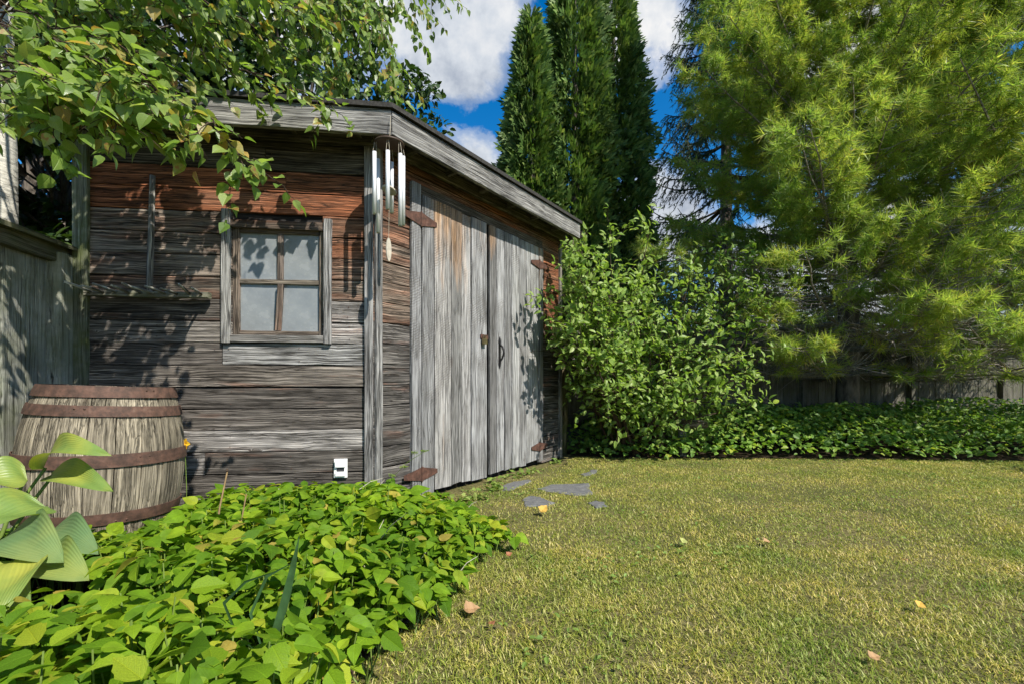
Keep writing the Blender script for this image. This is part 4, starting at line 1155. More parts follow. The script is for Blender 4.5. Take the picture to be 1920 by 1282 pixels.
for e in ends:
    st = sb + RNG.normal(0, .07, 3) * [1, 1, 0]
    path = limb(st, e, 9, .10, .03); wood.tube(path, np.linspace(.018, .004, 9), 6, cap=False)
    for i in range(2, 9):
        nsub = 4 if i > 3 else 2
        for _ in range(nsub):
            v = unit(RNG.normal(0, 1, 3) * [1, .9, .55] + [0, -.2, .35]); L = RNG.uniform(.18, .5)
            p0 = path[i]; sub = limb(p0, p0 + v * L, 5, .03, .012); wood.tube(sub, np.linspace(.004, .0015, 5), 4, cap=False)
            for j in range(1, 5):
                for _2 in range(2):
                    LP.append(sub[j] + RNG.normal(0, .012, 3)); LD.append(unit(v * .5 + RNG.normal(0, .6, 3) + [0, 0, .15]))
    # upright tip shoot
    v = unit(np.array([RNG.normal(0, .25), RNG.normal(0, .25), 1])); sub = limb(e, e + v * RNG.uniform(.2, .4), 7, 0, .01); wood.tube(sub, np.linspace(.004, .0015, 7), 4, cap=False)
    for j in range(7):
        for _2 in range(3): LP.append(sub[j] + RNG.normal(0, .008, 3)); LD.append(unit(v * .5 + RNG.normal(0, .7, 3)))
wood.V = [v - sb for v in wood.V]; wood.build('stems', M_DARKTWIG, shrub)
LP, LD = np.array(LP), np.array(LD); m = len(LP)
keep = ~((LP - C0)[:, :2] @ DN[:2] < .10) | (LP[:, 1] > 6.5)
LP, LD = LP[keep], LD[keep]; m = len(LP)
foliage(shrub, [('apple', T_APPLE)], M_SHRUB, LP, LD, np.tile([.5, -.6, 1.], (m, 1)) + rnd(m, .45), RNG.uniform(.05, .09, m), 300)

# old post and log beside the shrub
mb = MB(); pp = at(1052, 850, 5.5)
post = thing('old_post', 'old mossy round wooden post standing right of the shed corner', 'post', (pp[0] + .03, 5.55, 0))
zz = np.linspace(0, 1.12, 9)
mb.tube([(z, RNG.normal(0, .004), RNG.normal(0, .004)) for z in zz], np.full(9, .052), 10)
mb.build('post_shaft', M_MOSSY, post, basis((0, 0, 0), (0, 0, 1), (0, 1, 0), (-1, 0, 0)), color=(.23, .18, .11, .3), smooth=True)
lg = thing('log', 'short weathered log lying at the foot of the shrub', 'log', tuple(at(1300, 800, 5.3) * [1, 1, 0] + [0, 0, .38]))
mb = MB(); mb.tube([(-.16, 0, 0), (0, 0, .004), (.16, .0, 0)], [.05, .055, .05], 10)
mb.build('log_body', M_TRIM, lg, Matrix.Rotation(.15, 4, 'Z'), color=(.25, .19, .14, .3), smooth=True)
mb = MB(); mb.tube([(0, 0, -.38), (.0, .0, .06)], [.05, .045], 8); mb.build('log_support', M_TRIM, lg, Matrix.Translation((-.13, 0, -.0)), color=(.2, .19, .18, 0))

# ------------------------------------------------------------------ birch
tb = np.array([-3.77, 3.1, 0])
birch = thing('birch_tree', 'white-barked birch whose leafy boughs hang over the fence and shed roof', 'tree', tuple(tb))
mb = MB(); tz = np.linspace(0, 9, 16)
trunk = np.stack([tb[0] + .10 * np.sin(tz * .5) + .02 * tz, tb[1] + .05 * np.cos(tz * .6), tz], -1)
mb.tube(trunk - tb, np.interp(tz, [0, 1, 9], [.24, .19, .06]), 14); mb.build('trunk', M_BIRCHBARK, birch, smooth=True)
wood = MB(); LP, LD, LS = [], [], []
def twig_leaves(path, r0, step=.03, hang=.5, size=(.05, .075), per=1.0):
    path = np.asarray(path); seg = np.linalg.norm(np.diff(path, axis=0), axis=1); cum = np.r_[0, np.cumsum(seg)]
    for s in np.arange(step, cum[-1] + step * .5, step):
        if RNG.uniform() > per: continue
        s = min(s, cum[-1]); p = np.array([np.interp(s, cum, path[:, k]) for k in range(3)])
        i = min(np.searchsorted(cum, s), len(path) - 1); t = unit(path[i] - path[i - 1])
        v = unit(t * .5 + RNG.normal(0, .55, 3) * [1, 1, .7] + np.array([0, 0, -hang * .8]))
        q = p + v * RNG.uniform(.008, .022); LP.append(q); LD.append(v); LS.append(RNG.uniform(*size))
def bough(pts, r0, r1, side_every=.10, side_len=(.15, .38), hang=.3, size=(.046, .076), step=.037, sides=True, per=1.0, bare=.43):
    pts = np.array(pts); t = np.linspace(0, 1, len(pts)); tt = np.linspace(0, 1, max(8, len(pts) * 4))
    path = np.stack([np.interp(tt, t, pts[:, k]) for k in range(3)], -1); path[1:-1] += RNG.normal(0, .012, (len(path) - 2, 3))
    wood.tube(path, np.linspace(r0 * .55, r1 * .8, len(path)), 6, cap=False)
    seg = np.linalg.norm(np.diff(path, axis=0), axis=1); cum = np.r_[0, np.cumsum(seg)]
    twig_leaves(path[int(len(path) * bare):], r1, step * 1.3, hang, size, per)
    if not sides: return
    for s in np.arange(max(side_every, cum[-1] * bare), cum[-1], side_every):
        p = np.array([np.interp(s, cum, path[:, k]) for k in range(3)]); i = min(np.searchsorted(cum, s), len(path) - 1); t_ = unit(path[i] - path[i - 1])
        v = unit(t_ * .7 + RNG.normal(0, .6, 3) * [1, 1, .5] + [0, 0, -.15]); L = RNG.uniform(*side_len)
        q = limb(p, p + v * L + np.array([0, 0, -.25 * L]), 6, .04 * L, .008); wood.tube(q, np.linspace(.0028, .0012, 6), 4, cap=False)
        twig_leaves(q, .001, step, hang, size, per)
j0 = np.array([-3.45, 3.05, 3.0])
# boughs in view over the fence and window wall
bough([j0, A(-160, 70, 2.2), A(0, 140, 2.05), A(130, 180, 2.0), A(250, 225, 2.0), A(300, 260, 2.0)], .018, .002, .06)
bough([j0, A(-140, 0, 2.2), A(40, 70, 2.05), A(200, 120, 1.98), A(310, 165, 1.95), A(395, 226, 1.95), A(422, 263, 1.95), A(486, 318, 1.97)], .018, .0015, 0.047, (.10, .26))
bough([j0, A(-100, -100, 2.3), A(60, -40, 2.2), A(170, 0, 2.2), A(232, 50, 2.25), A(300, 70, 2.3), A(436, 128, 2.45), A(560, 170, 2.6), A(640, 200, 2.64)], .02, .0015, 0.054, (.10, .24))
bough([j0, A(-120, 0, 2.0), A(0, 40, 1.9), A(120, 90, 1.85), A(220, 140, 1.8), A(290, 175, 1.8)], .015, .002, 0.043, (.12, .28))
bough([j0, A(-160, 120, 2.1), A(-40, 170, 2.0), A(60, 190, 1.98), A(170, 230, 2.0)], .015, .002, 0.043, (.10, .25))
bough([j0 + [0, 0, .4], A(0, -140, 2.4), A(160, -80, 2.4), A(330, -30, 2.5), A(470, 48, 2.7), A(560, 110, 2.9)], .02, .002, 0.050, (.15, .36))
bough([j0 + [0, 0, .5], A(60, -180, 2.3), A(240, -120, 2.3), A(380, -70, 2.4), A(520, 10, 2.6), A(620, 40, 2.8)], .02, .002, 0.050, (.15, .36))
bough([j0 + [0, 0, .3], A(-60, -50, 2.5), A(80, 0, 2.4), A(180, 50, 2.4), A(250, 90, 2.4)], .015, .002, 0.047, (.12, .3))
bough([j0, A(-200, 40, 1.9), A(-60, 80, 1.75), A(40, 130, 1.7), A(120, 170, 1.68)], .012, .002, 0.047, (.10, .24))
bough([j0, A(-150, -40, 2.1), A(-20, 0, 1.95), A(90, 50, 1.9), A(200, 70, 1.95), A(300, 115, 2.0)], .012, .002, 0.040, (.12, .28))
bough([j0, A(-150, 90, 2.2), A(0, 100, 2.1), A(110, 140, 2.05), A(200, 170, 2.05), A(260, 210, 2.0), A(330, 230, 2.0)], .012, .002, 0.040, (.12, .26))
bough([j0 + [0, 0, .2], A(-60, -120, 2.1), A(60, -70, 2.0), A(180, -40, 2.0), A(300, 0, 2.1), A(380, 50, 2.2)], .012, .002, 0.043, (.12, .3))
bough([j0, A(-120, 170, 2.3), A(0, 170, 2.25), A(90, 190, 2.2), A(150, 230, 2.2)], .01, .002, 0.040, (.10, .22))
bough([j0, A(-150, 140, 2.05), A(-30, 130, 1.9), A(70, 150, 1.85), A(180, 190, 1.85), A(230, 240, 1.85)], .01, .002, 0.043, (.10, .22))
bough([j0 + [0, 0, .4], A(150, -182, 2.4), A(260, -82, 2.4), A(340, -2, 2.42), A(400, 68, 2.45)], .012, .002, .06, (.12, .3), bare=.45)
bough([j0 + [0, 0, .4], A(120, -222, 2.3), A(220, -142, 2.25), A(300, -72, 2.2), A(350, 18, 2.2), A(380, 78, 2.25)], .012, .002, .06, (.12, .3), bare=.45)
bough([j0 + [0, 0, .3], A(60, -102, 2.5), A(160, -22, 2.5), A(230, 38, 2.5), A(300, 98, 2.5)], .012, .002, .06, (.12, .28), bare=.45)
bough([j0 + [0, 0, .4], A(250, -242, 2.2), A(380, -182, 2.15), A(470, -112, 2.15), A(540, -20, 2.2)], .012, .002, .07, (.12, .28), bare=.45)
for (x0_, y0_, Y0_) in ((400, -60, 1.95), (470, -130, 1.85), (430, -190, 1.75)):
    bough([j0 + [0, 0, .5], np.array([-2.4, 2.3, 3.3]), A(x0_ - 120, y0_ - 90, Y0_ + .1), A(x0_, y0_, Y0_)], .012, .002, .055, (.12, .28), bare=.55)
# boughs above the frame that shade the wall
for e in ((-1.7, 1.9, 3.3), (-1.35, 2.2, 3.5), (-1.5, 1.65, 3.15)):
    bough([j0 + [0, 0, .6], np.array([-2.7, 2.5, 3.5]), np.array(e)], .016, .003, .08, (.15, .4))
# hanging curtain behind the shed corner
for (px, py, Y) in ((600, 60, 3.7), (650, 100, 3.8), (700, 120, 4.0), (735, 150, 3.9), (765, 40, 4.1), (690, 30, 4.3), (620, 140, 4.0), (560, 90, 4.2), (745, 190, 3.6), (520, 120, 4.3), (780, 10, 4.4), (640, 160, 3.8), (815, -10, 4.5), (480, 90, 4.4), (720, 80, 3.8), (580, 150, 3.9)):
    e = A(px, py, Y); top = e + [RNG.uniform(-.6, -.2), RNG.uniform(-.1, .2), RNG.uniform(.8, 1.3)]
    bough([trunk[9] + [0, 0, RNG.uniform(-.3, 1.5)], (trunk[9] + top) / 2 + [0, 0, .7], top, (top + e) / 2 + [.08, 0, .05], e], .018, .0015, .12, (.2, .5), .9, (.05, .08), .034)
wood.V = [v - tb for v in wood.V]; wood.build('branches', M_DARKTWIG, birch)
LP, LD, LS = np.array(LP), np.array(LD), np.array(LS); m = len(LP)
# leaves thinned at left and overhead to let sun patches reach fence and wall
_px, _py, _Y = project(LP)
thin_ = ((_px < 25) & (LP[:, 1] < 2.6) & (RNG.uniform(0, 1, m) < .85)) | ((_py < -15) & (LP[:, 1] < 2.7) & (RNG.uniform(0, 1, m) < .35))
LP, LD, LS = LP[~thin_], LD[~thin_], LS[~thin_]; m = len(LP)
# nothing inside the shed or roof
ins = inpoly(LP[:, 0], LP[:, 1], [tuple(q[:2]) for q in poly]) & (LP[:, 2] < FT + .12)
LP, LD, LS = LP[~ins], LD[~ins], LS[~ins]; m = len(LP)
foliage(birch, [('birch', T_BIRCH), ('birch2', T_BIRCH2)], M_BIRCH, LP, LD, np.tile([.4, -.4, .8], (m, 1)) + rnd(m, .38), LS, 300, low=[T_LOW, leaf_template([.08, .34, .66], [.24, .38, .23], .42, .1)])
print('birch leaves', m)

# ------------------------------------------------------------------ broad dark trees beyond the fence
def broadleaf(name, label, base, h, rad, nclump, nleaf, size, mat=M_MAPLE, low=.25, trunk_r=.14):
    base = np.array(base, float); t = thing(name, label, 'tree', tuple(base))
    mb = MB(); mb.tube([(0, 0, 0), (.05, .05, h * .35), (0, .1, h * .6)], [trunk_r, trunk_r * .75, trunk_r * .4], 10)
    P = []; D = []
    for k in range(nclump):
        v = unit(RNG.normal(0, 1, 3)); rr = RNG.uniform(.35, 1) ** .5
        c = np.array([v[0] * rad * rr, v[1] * rad * rr, h * (low + (1 - low) * .5) + v[2] * h * (1 - low) * .5 * rr])
        s = np.array([0, .05, max(h * .15, min(h * .55, c[2] - .5))]); mb.tube(limb(s, c, 6, .1, .05), np.linspace(trunk_r * .3, .006, 6), 5, cap=False)
        cr = RNG.uniform(.35, .6) * min(1.2, rad * .42)
        q = c + unit(rnd(nleaf)) * (RNG.uniform(.2, 1, (nleaf, 1)) ** .5) * cr * [1, 1, .75]
        P.append(q); D.append(unit(q - c) * .4 + rnd(nleaf, .6) + [0, 0, -.25])
    mb.build('trunk', M_BARK, t)
    P, D = np.vstack(P), np.vstack(D); m = len(P)
    me = leaf_mesh('crown', [T_SMALL], P, D, np.tile([.2, -.3, 1.], (m, 1)) + rnd(m, .6), RNG.uniform(size * .7, size * 1.3, m))
    link('crown', me, mat, t, kind='stuff')
    return t
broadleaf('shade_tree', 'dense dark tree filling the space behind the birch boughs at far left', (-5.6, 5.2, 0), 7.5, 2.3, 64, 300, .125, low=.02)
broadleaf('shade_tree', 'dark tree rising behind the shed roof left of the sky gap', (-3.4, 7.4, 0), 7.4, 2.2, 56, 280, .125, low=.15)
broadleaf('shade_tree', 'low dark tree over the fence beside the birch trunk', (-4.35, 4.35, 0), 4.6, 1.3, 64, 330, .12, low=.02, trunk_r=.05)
for k, (bx, by, hh, rr, lab) in enumerate(((3.2, 15, 4.0, 2.2, 'distant low tree seen between cedars and spruce'), (8.5, 17, 5.0, 3.0, 'distant tree beyond the fence behind the left pine'), (14.5, 16, 5.5, 3.0, 'distant tree beyond the fence at far right'), (-9.5, 8, 7.0, 3.0, 'tall tree beyond the left fence past the birch'))):
    broadleaf('distant_tree', lab, (bx, by, 0), hh, rr, 24, 150, .20, low=.05)

# ------------------------------------------------------------------ cedars
def cedar(label, base, h, rad, n):
    base = np.array(base, float); t = thing('cedar_tree', label, 'tree', tuple(base), 'columnar cedars behind the shed')
    mb = MB(); mb.tube([(0, 0, 0), (0, 0, h * .5), (0, 0, h * .95)], [.12, .07, .015], 8); mb.build('trunk', M_BARK, t)
    z = h * (1 - np.sqrt(RNG.uniform(0, 1, n)) ) ; z = RNG.uniform(.2, h, n)
    prof = rad * np.interp(z / h, [0, .12, .5, .8, .93, 1], [.75, 1.0, .95, .62, .32, .02])
    keep = RNG.uniform(0, 1, n) < (prof / rad * .85 + .15); z, prof = z[keep], prof[keep]; n = len(z)
    th = RNG.uniform(0, 6.28, n)
    lump = 1 + .15 * np.sin(3 * th + z * 1.9 + base[0] * 5) + .12 * np.sin(5 * th - z * 3.3 + 1) + .09 * np.sin(8 * th + z * 6)
    r = prof * lump * (RNG.uniform(.03, 1, n) ** .5)
    P = np.stack([r * np.cos(th), r * np.sin(th), z], -1)
    outd = np.stack([np.cos(th), np.sin(th), RNG.uniform(-.3, 1.2, n)], -1)
    # fan spray: five narrow leaflets in a plane
    d, s, nn = frames(outd + rnd(n, .25), np.stack([-np.sin(th), np.cos(th), np.zeros(n)], -1) + rnd(n, .5))
    sz = RNG.uniform(.10, .22, n)
    Vs = []; 
    for a, L in ((-.6, .8), (0, 1), (.6, .8)):
        dd = d * math.cos(a) + s * math.sin(a); pp = -d * math.sin(a) + s * math.cos(a)
        b0 = P + d * (sz * .12)[:, None]
        Vs.append(np.stack([b0 - pp * (sz * .02)[:, None], b0 + dd * (sz * L * .6)[:, None] - pp * (sz * .13)[:, None], b0 + dd * (sz * L)[:, None], b0 + dd * (sz * L * .6)[:, None] + pp * (sz * .13)[:, None]], 1))
    V = np.concatenate(Vs, 1).reshape(-1, 3)
    F = np.arange(len(V)).reshape(-1, 4)
    # one island per spray: join leaflets at the base
    link('crown', npmesh('crown', V, F), M_CEDAR, t, kind='stuff')
cedar('leftmost and shortest of the three columnar cedars behind the shed', (at(996, 0, 8.0)[0], 8.0, 0), 7.35, .55, 15000)
cedar('middle and broadest of the three columnar cedars behind the shed', (at(1078, 0, 8.4)[0], 8.4, 0), 9.8, .74, 19000)
cedar('rightmost of the three columnar cedars behind the shed, next to the spruce', (at(1150, 0, 8.9)[0], 8.9, 0), 9.4, .74, 17000)

# ------------------------------------------------------------------ needle trees
def needles(P, D, nper, L, w, spread, seed=0, back=.0):
    """P (n,3) tuft origins, D directions -> thin triangles"""
    n = len(P); D = unit(D)
    v = unit(rnd(n * nper)).reshape(n, nper, 3)
    dirs = unit(D[:, None] * (1 - spread) + v * spread)
    o = P[:, None] - D[:, None] * (RNG.uniform(0, 1, (n, nper, 1)) * back)
    ln = L * RNG.uniform(.75, 1.15, (n, nper, 1))
    side = unit(np.cross(dirs, rnd(n * nper).reshape(n, nper, 3))) * w
    tip = o + dirs * ln; tip[..., 2] -= ln[..., 0] * .06
    V = np.stack([o - side, o + side, tip], 2).reshape(-1, 3)
    return V
def pine(label, base, H, Rmax, seed, zmin=1.0, density=1.0, prof=(.85, 1.0, .98, .92, .8, .45, .12)):
    base = np.array(base, float); t = thing('white_pine', label, 'tree', tuple(base), 'white pines along the back fence')
    mb = MB(); zt = np.linspace(0, H, 14)
    tr = np.stack([.06 * np.sin(zt * .7 + seed), .05 * np.cos(zt * .9 + seed), zt], -1)
    mb.tube(tr, np.interp(zt, [0, H], [.15, .02]), 12); mb.build('trunk', M_BARK, t, smooth=True)
    wood = MB(); P, D = [], []
    z = zmin
    while z < H - .3:
        nb = 8 if z > 2 else 10
        for k in range(nb):
            a = k * 6.283 / nb + RNG.uniform(0, 1.0) + z * 1.7
            L = Rmax * np.interp(z / H, [0, .15, .3, .43, .58, .8, 1], prof) * RNG.uniform(.75, 1.08)
            rise = np.interp(z, [0, 1.2, 2.5, H], [.0, .03, .20, .55])
            dv = np.array([math.cos(a), math.sin(a), 0])
            tt = np.linspace(0, 1, 10)[:, None]
            path = np.array([0, 0, z]) + dv * L * tt + np.array([0, 0, 1]) * (rise * L * tt + .10 * L * (tt ** 2) - .06 * L * np.sin(np.pi * tt))
            path += np.cumsum(RNG.normal(0, .018, path.shape), 0); path[0] = (0, 0, z)
            wood.tube(path, np.linspace(.030 * L / 3, .005, 10), 5, cap=False)
            sidev = np.array([-dv[1], dv[0], 0])
            start = .38 if z < 2 else .22
            for f in np.arange(start, 1.0, .052 / density):
                for sg in (-1, 1):
                    if RNG.uniform() < .12: continue
                    p = np.array([np.interp(f, tt[:, 0], path[:, q]) for q in range(3)])
                    l2 = (.26 + .55 * (1 - f)) * L / 3 * RNG.uniform(.7, 1.25)
                    v2 = unit(dv * .75 + sidev * sg * RNG.uniform(.5, 1.0) + np.array([0, 0, RNG.uniform(-.05, .35)]))
                    q = limb(p, p + v2 * l2, 4, -.04 * l2, .012); wood.tube(q, np.linspace(.006, .0028, 4), 3, cap=False)
                    nt3 = 4 if l2 < .45 else 6
                    for g in range(nt3):
                        fq = RNG.uniform(.35, 1.0) if g else 1.0
                        pq = np.array([np.interp(fq, np.linspace(0, 1, 4), q[:, c]) for c in range(3)])
                        v3 = unit(v2 + rnd(1, .45)[0] + [0, 0, .18]); l3 = RNG.uniform(.06, .2)
                        e3 = pq + v3 * l3
                        if z < 2.7 and f < (.88 if z < 1.9 else .65) and RNG.uniform() < (.76 if z < 1.9 else .5):
                            lb = RNG.uniform(.12, .38); wood.tube([pq, e3 + v3 * lb * .5, e3 + v3 * lb + [0, 0, lb * RNG.uniform(-.1, .35)]], [.004, .003, .0018], 3, cap=False); continue
                        if RNG.uniform() < .5: wood.tube([pq, e3], [.003, .002], 3, cap=False)
                        P.append(e3); D.append(v3)
                        if RNG.uniform() < .75: P.append(pq + v3 * l3 * .45); D.append(v3)
        z += RNG.uniform(.32, .44)
    P, D = np.array(P), np.array(D)
    W = P + base; px, py, Y = project(W)
    vis = (px > 1050) & (px < 2100) & (py > -150) & (W[:, 1] < base[1] + 1.2)
    Pv, Dv, Po, Do = P[vis], D[vis], P[~vis], D[~vis]
    near = (Pv[:, 1] < .35) & (RNG.uniform(0, 1, len(Pv)) < .9)
    V = np.vstack([needles(Pv[near], Dv[near], 30, .125, .0034, .58, back=.07), needles(Pv[~near], Dv[~near], 9, .135, .0075, .55, back=.06)])
    if len(Po): V = np.vstack([V, needles(Po, Do, 2, .16, .014, .55, back=.05)])
    F = np.arange(len(V)).reshape(-1, 3)
    wood.build('branches', M_TWIG, t)
    # one colour per tuft
    me = npmesh('crown', V, F); link('crown', me, M_PINE, t, kind='stuff')
    print('pine tufts', len(P), len(Pv), 'tris', len(F))
pine('tall white pine with yellow-green needles standing behind the shrub', (4.75, 6.5, 0), 10.5, 3.05, 1, density=1.12, prof=(.78, .86, .84, .76, .56, .34, .1))
pine('white pine at the right edge of the lawn, its lower twigs bare', (7.45, 6.2, 0), 10.5, 3.3, 2, density=1.12)

def spruce(label, base, H, Rmax):
    base = np.array(base, float); t = thing('norway_spruce', label, 'tree', tuple(base))
    mb = MB(); zt = np.linspace(0, H, 8); mb.tube(np.stack([zt * 0, zt * 0, zt], -1), np.interp(zt, [0, H], [.2, .02]), 10); mb.build('trunk', M_BARK, t)
    wood = MB(); P, D = [], []; z = 1.2
    while z < H - .3:
        for k in range(6):
            a = RNG.uniform(0, 6.28); L = Rmax * np.interp(z / H, [0, .3, 1], [1, .95, .1]) * RNG.uniform(.8, 1.1); dv = np.array([math.cos(a), math.sin(a), 0])
            tt = np.linspace(0, 1, 9)[:, None]; path = np.array([0, 0, z]) + dv * L * tt + np.array([0, 0, 1]) * L * (-.25 * np.sin(np.pi * tt * .8) + .10 * tt ** 2)
            wood.tube(path, np.linspace(.03, .006, 9), 5, cap=False)
            for f in np.arange(.25, 1.0, .075):
                for sg in (-1, 0, 1):
                    p = np.array([np.interp(f, tt[:, 0], path[:, q]) for q in range(3)])
                    v2 = unit(dv * .6 + np.array([-dv[1], dv[0], 0]) * sg * RNG.uniform(.3, .9)); l2 = RNG.uniform(.15, .4)
                    e = p + v2 * l2 + np.array([0, 0, -RNG.uniform(.12, .5)])
                    q = limb(p, e, 5, .06, .008); wood.tube(q[::2], np.linspace(.007, .004, 3), 3, cap=False)
                    for i in range(1, 5):
                        P.append(q[i]); D.append(unit(q[i] - q[i - 1]))
        z += RNG.uniform(.32, .45)
    P, D = np.array(P), np.array(D)
    V = needles(P, D, 5, .085, .011, .45, back=.09)
    wood.build('branches', M_DARKTWIG, t); link('crown', npmesh('crown', V, np.arange(len(V)).reshape(-1, 3)), M_SPRUCE, t, kind='stuff')
    print('spruce tris', len(V) // 3)
spruce('dark drooping spruce behind the pine, right of the cedars', (5.1, 10.8, 0), 13.0, 2.6)

# ------------------------------------------------------------------ flagstones
def gp(px, py): Y = CAMH * FPX / (py - HZ); return ((px - CXP) / FPX * Y, Y)
stones = [('large slate flagstone, the widest of those near the doors', [(1008, 916), (1032, 908), (1105, 906), (1104, 915), (1112, 927), (1079, 929), (1032, 923)]),
          ('slate flagstone closest to the shed doors', [(943, 910), (962, 903), (993, 899), (997, 902), (975, 912), (960, 919), (944, 920)]),
          ('pointed slate flagstone nearest the camera, beside a yellow leaf', [(979, 936), (993, 929.5), (1010, 932), (1040, 943), (1024, 950), (985, 950)]),
          ('small slate flagstone half in shade near the shed corner', [(1091, 890), (1110, 881), (1120, 880.5), (1119, 886), (1098, 894)]),
          ('sandy stone almost buried in the grass right of the other flagstones', [(1104, 944), (1115, 940), (1133, 941), (1136, 949), (1118, 953)])]
SPOLY = []
for lab, poly_px in stones:
    g = np.array([gp(*q) for q in poly_px]); c = g.mean(0); 
    # densify for a rough edge
    Pd = []
    for a, b in zip(g, np.roll(g, -1, 0)):
        for t in (0, .33, .66): Pd.append(a + (b - a) * t + RNG.normal(0, .006, 2))
    Pd = np.array(Pd)
    if np.sum(Pd[:, 0] * np.roll(Pd[:, 1], -1) - np.roll(Pd[:, 0], -1) * Pd[:, 1]) < 0: Pd = Pd[::-1]
    SPOLY.append([tuple(q) for q in Pd])
    n = len(Pd); loc_ = Pd - c
    inner = loc_ * .93
    V = np.vstack([np.c_[loc_, np.full(n, -.01)], np.c_[loc_, np.full(n, .004)], np.c_[inner, np.full(n, .008) + RNG.normal(0, .0015, n)], [[0, 0, .009]]])
    j = np.arange(n); k = (j + 1) % n
    mb = MB(); mb.add(V, F3=np.stack([np.full(n, 3 * n), 2 * n + j, 2 * n + k], -1), F4=np.vstack([np.stack([j, k, n + k, n + j], -1), np.stack([n + j, n + k, 2 * n + k, 2 * n + j], -1)]))
    o = mb.build('flagstone', M_STONE, None, Matrix.Translation((*c, 0)))
    tag(o, lab, 'flagstone', 'flagstones in front of the shed doors')

# ------------------------------------------------------------------ grass
def grass():
    # more, finer blades near the camera; wider and fewer far away
    Vs = []
    def patch(n, xr, yr, w, h, powy=1.0):
        x = RNG.uniform(*xr, n); y = yr[0] + (yr[1] - yr[0]) * RNG.uniform(0, 1, n) ** powy
        vis = np.abs(x) < (y * 1.16 + 1.0)
        x, y = x[vis], y[vis]
        ok = ~inpoly(x, y, bed_in) & ~inpoly(x, y, back_in)
        side = (np.stack([x, y], -1) - C0[:2]) @ DN[:2]
        ok &= (side > .10) | (y > 6.2)
        for sp in SPOLY:
            c_ = np.mean(sp, 0); ok &= ~(inpoly(x, y, [tuple(c_ + (np.array(q) - c_) * .84) for q in sp]))
        bare = smooth_noise(x, y, 3.2, 21) + .6 * smooth_noise(x, y, 9, 22)
        thin = np.clip(.85 + .75 * bare, .22, 1)
        near_door = np.clip((side - .1) / .35, .25, 1)
        ok &= RNG.uniform(0, 1, len(x)) < thin * np.where(x < .6, near_door, 1)
        x, y = x[ok], y[ok]; m = len(x)
        hh = h * RNG.uniform(.45, 1.25, m) * (1 + .35 * smooth_noise(x, y, 5, 31)); az = RNG.uniform(0, 6.28, m); ln = RNG.uniform(.3, 2.2, m)
        d = np.stack([np.cos(az), np.sin(az)], -1); s = np.stack([-d[:, 1], d[:, 0], np.zeros(m)], -1) * (w * RNG.uniform(.6, 1.2, m))[:, None]
        b = np.stack([x, y, np.zeros(m)], -1)
        mid = b + np.c_[d * (hh * ln * .35)[:, None], hh * .62]; tip = b + np.c_[d * (hh * ln)[:, None], hh * RNG.uniform(.75, 1.0, m)]
        Vs.append(np.stack([b - s, b + s, mid + s * .8, mid - s * .8, tip], 1).reshape(-1, 3))
    patch(400000, (-1.0, 7.4), (.95, 5.25), .0020, .0145, 1.1)
    patch(90000, (-1.0, 4.5), (.9, 2.4), .0015, .018)
    V = np.vstack(Vs); n = len(V) // 5; b = np.arange(n)[:, None] * 5
    simple = np.arange(n) % 5 > 2
    bs = b[simple]; b = b[~simple]
    me = npmesh('grass', V, [b + np.array([[3, 2, 4]]), bs + np.array([[0, 1, 4]]), b + np.array([[0, 1, 2, 3]])])
    o = link('grass', me, M_GRASS, kind='stuff'); o['label'] = 'short dry yellow-green grass of the lawn'; o['category'] = 'grass'
    print('grass blades', n)
grass()
# clover and small broad weeds in the lawn
n = 17000
x = RNG.uniform(-.6, 6.5, n); y = RNG.uniform(1.0, 5.2, n)
cl_ = smooth_noise(x, y, 2.6, 41) + .7 * smooth_noise(x, y, 7, 42)
edge_b = np.exp(-np.abs(y - 5.0) / .15) * .5
ok = ~inpoly(x, y, bed_poly) & ~inpoly(x, y, back_poly) & ((np.stack([x, y], -1) - C0[:2]) @ DN[:2] > .05) & (RNG.uniform(0, 1, n) < np.clip(cl_ * 1.1 - .12 + edge_b, .03, .9))
for sp in SPOLY: ok &= ~inpoly(x, y, sp)
x, y = x[ok], y[ok]; m = len(x); az = RNG.uniform(0, 6.28, m)
me = leaf_mesh('lawn_weeds', [T_SMALL], np.stack([x, y, RNG.uniform(.012, .032, m)], -1), np.stack([np.cos(az), np.sin(az), RNG.normal(0, .25, m)], -1), np.tile([0, 0, 1.], (m, 1)) + rnd(m, .3), RNG.uniform(.012, .030, m))
o = link('lawn_weeds', me, M_WEED, kind='stuff'); o['label'] = 'tiny clover and weed leaves scattered through the lawn'; o['category'] = 'weeds'
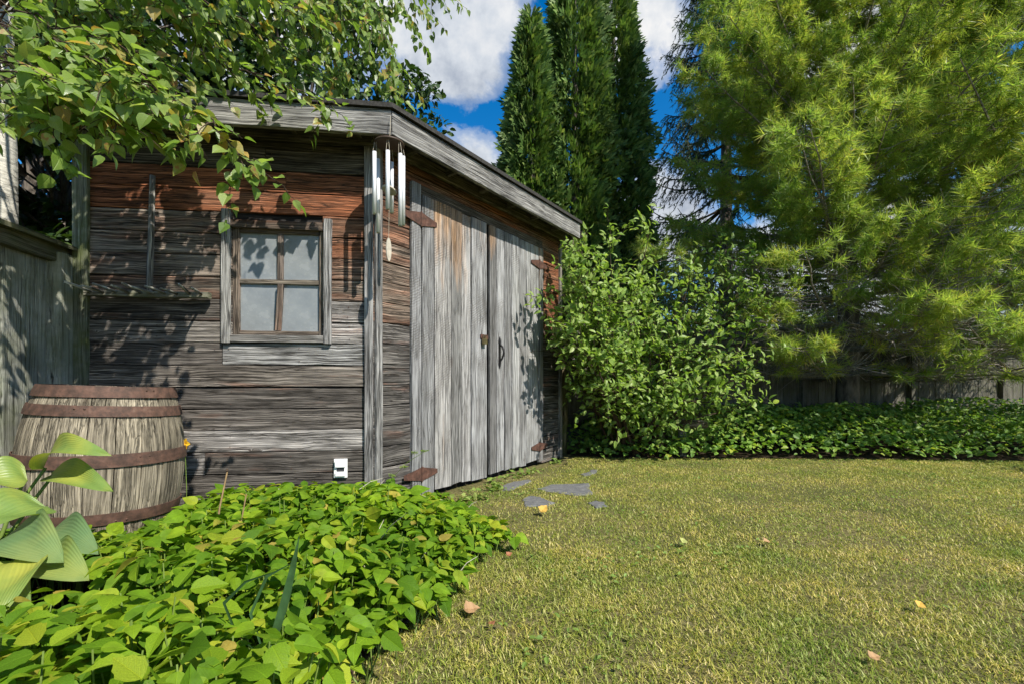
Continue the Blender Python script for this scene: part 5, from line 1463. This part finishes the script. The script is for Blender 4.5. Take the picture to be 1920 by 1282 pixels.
# tufts along the foot of the doors
tuft = []
for (px, py, s) in ((905, 935, .05), (930, 918, .06), (925, 905, .05), (960, 893, .05), (1000, 884, .045), (985, 890, .05), (1040, 868, .05), (870, 940, .05)):
    X, Y = gp(px, py)
    for q in range(22): tuft.append((X + RNG.normal(0, .05), Y + RNG.normal(0, .04), abs(RNG.normal(.02, .02)), s))
tuft = np.array(tuft); m = len(tuft); az = RNG.uniform(0, 6.28, m)
okd = (tuft[:, :2] - C0[:2]) @ DN[:2] > .04; tuft = tuft[okd]; az = az[okd]; m = len(tuft)
me = leaf_mesh('door_weeds', [T_ROUND], tuft[:, :3], np.stack([np.cos(az), np.sin(az), RNG.normal(.2, .3, m)], -1), np.tile([0, 0, 1.], (m, 1)) + rnd(m, .4), tuft[:, 3] * RNG.uniform(.5, 1, m))
o = link('door_weeds', me, M_WEED, kind='stuff'); o['label'] = 'small green weeds sprouting along the foot of the shed doors'; o['category'] = 'weeds'

# ------------------------------------------------------------------ fallen leaves
def fallen(px, py, s, az, up, lab, col):
    X, Y = gp(px, py); m = bpy.data.materials.get(col) or leaf_mat(col, [(0, FCOL[col]), (1, tuple(c * 1.2 for c in FCOL[col]))], .25, .6, .2, .3)
    V, F3, F4, UV = leaf_template([.08, .25, .42, .58, .74, .88], [.24, .42, .44, .34, .2, .09], .45, .35, .12)
    V = V.copy(); V[:, 2] += .06 * np.sin(V[:, 0] * 9) 
    s = s * .82
    d = np.array([math.cos(az), math.sin(az), up]); dd, ss, nn = frames(d[None], np.array([[.3, -.4, 1.]]))
    me = npmesh('fallen_leaf', V, [F3, F4], UV); me.materials.append(m)
    o = link('fallen_leaf', me, None, None, basis((X, Y, .03), dd[0] * s, ss[0] * s, nn[0] * s))
    tag(o, lab, 'leaf', 'fallen leaves on the lawn')
FCOL = {'gold_leaf': (.50, .32, .07), 'tan_leaf': (.36, .22, .11), 'pale_leaf': (.34, .36, .12), 'rust_leaf': (.28, .12, .06)}
fallen(1014, 968, .085, .6, .9, 'golden fallen leaf standing up beside the pointed flagstone', 'gold_leaf')
fallen(870, 1158, .075, .2, .25, 'large tan fallen leaf at the edge of the ground cover', 'tan_leaf')
fallen(1280, 1028, .06, 1.0, .5, 'pale yellow-green fallen leaf in the middle of the lawn', 'pale_leaf')
fallen(950, 1052, .04, .4, .5, 'small rusty fallen leaf right of the bed edge', 'rust_leaf')
fallen(1432, 1024, .05, .1, .1, 'flat tan fallen leaf right of the pale green one', 'tan_leaf')
fallen(1722, 1152, .05, .5, .5, 'curled tan fallen leaf in the right part of the lawn', 'gold_leaf')
fallen(1630, 1250, .045, .0, .3, 'tan fallen leaf closest to the bottom edge of the picture', 'tan_leaf')
fallen(1702, 1062, .035, 2.0, .2, 'tiny pale fallen leaf above the curled tan one', 'tan_leaf')
fallen(926, 1186, .035, 2.4, .2, 'small rusty fallen leaf below the large tan one', 'rust_leaf')
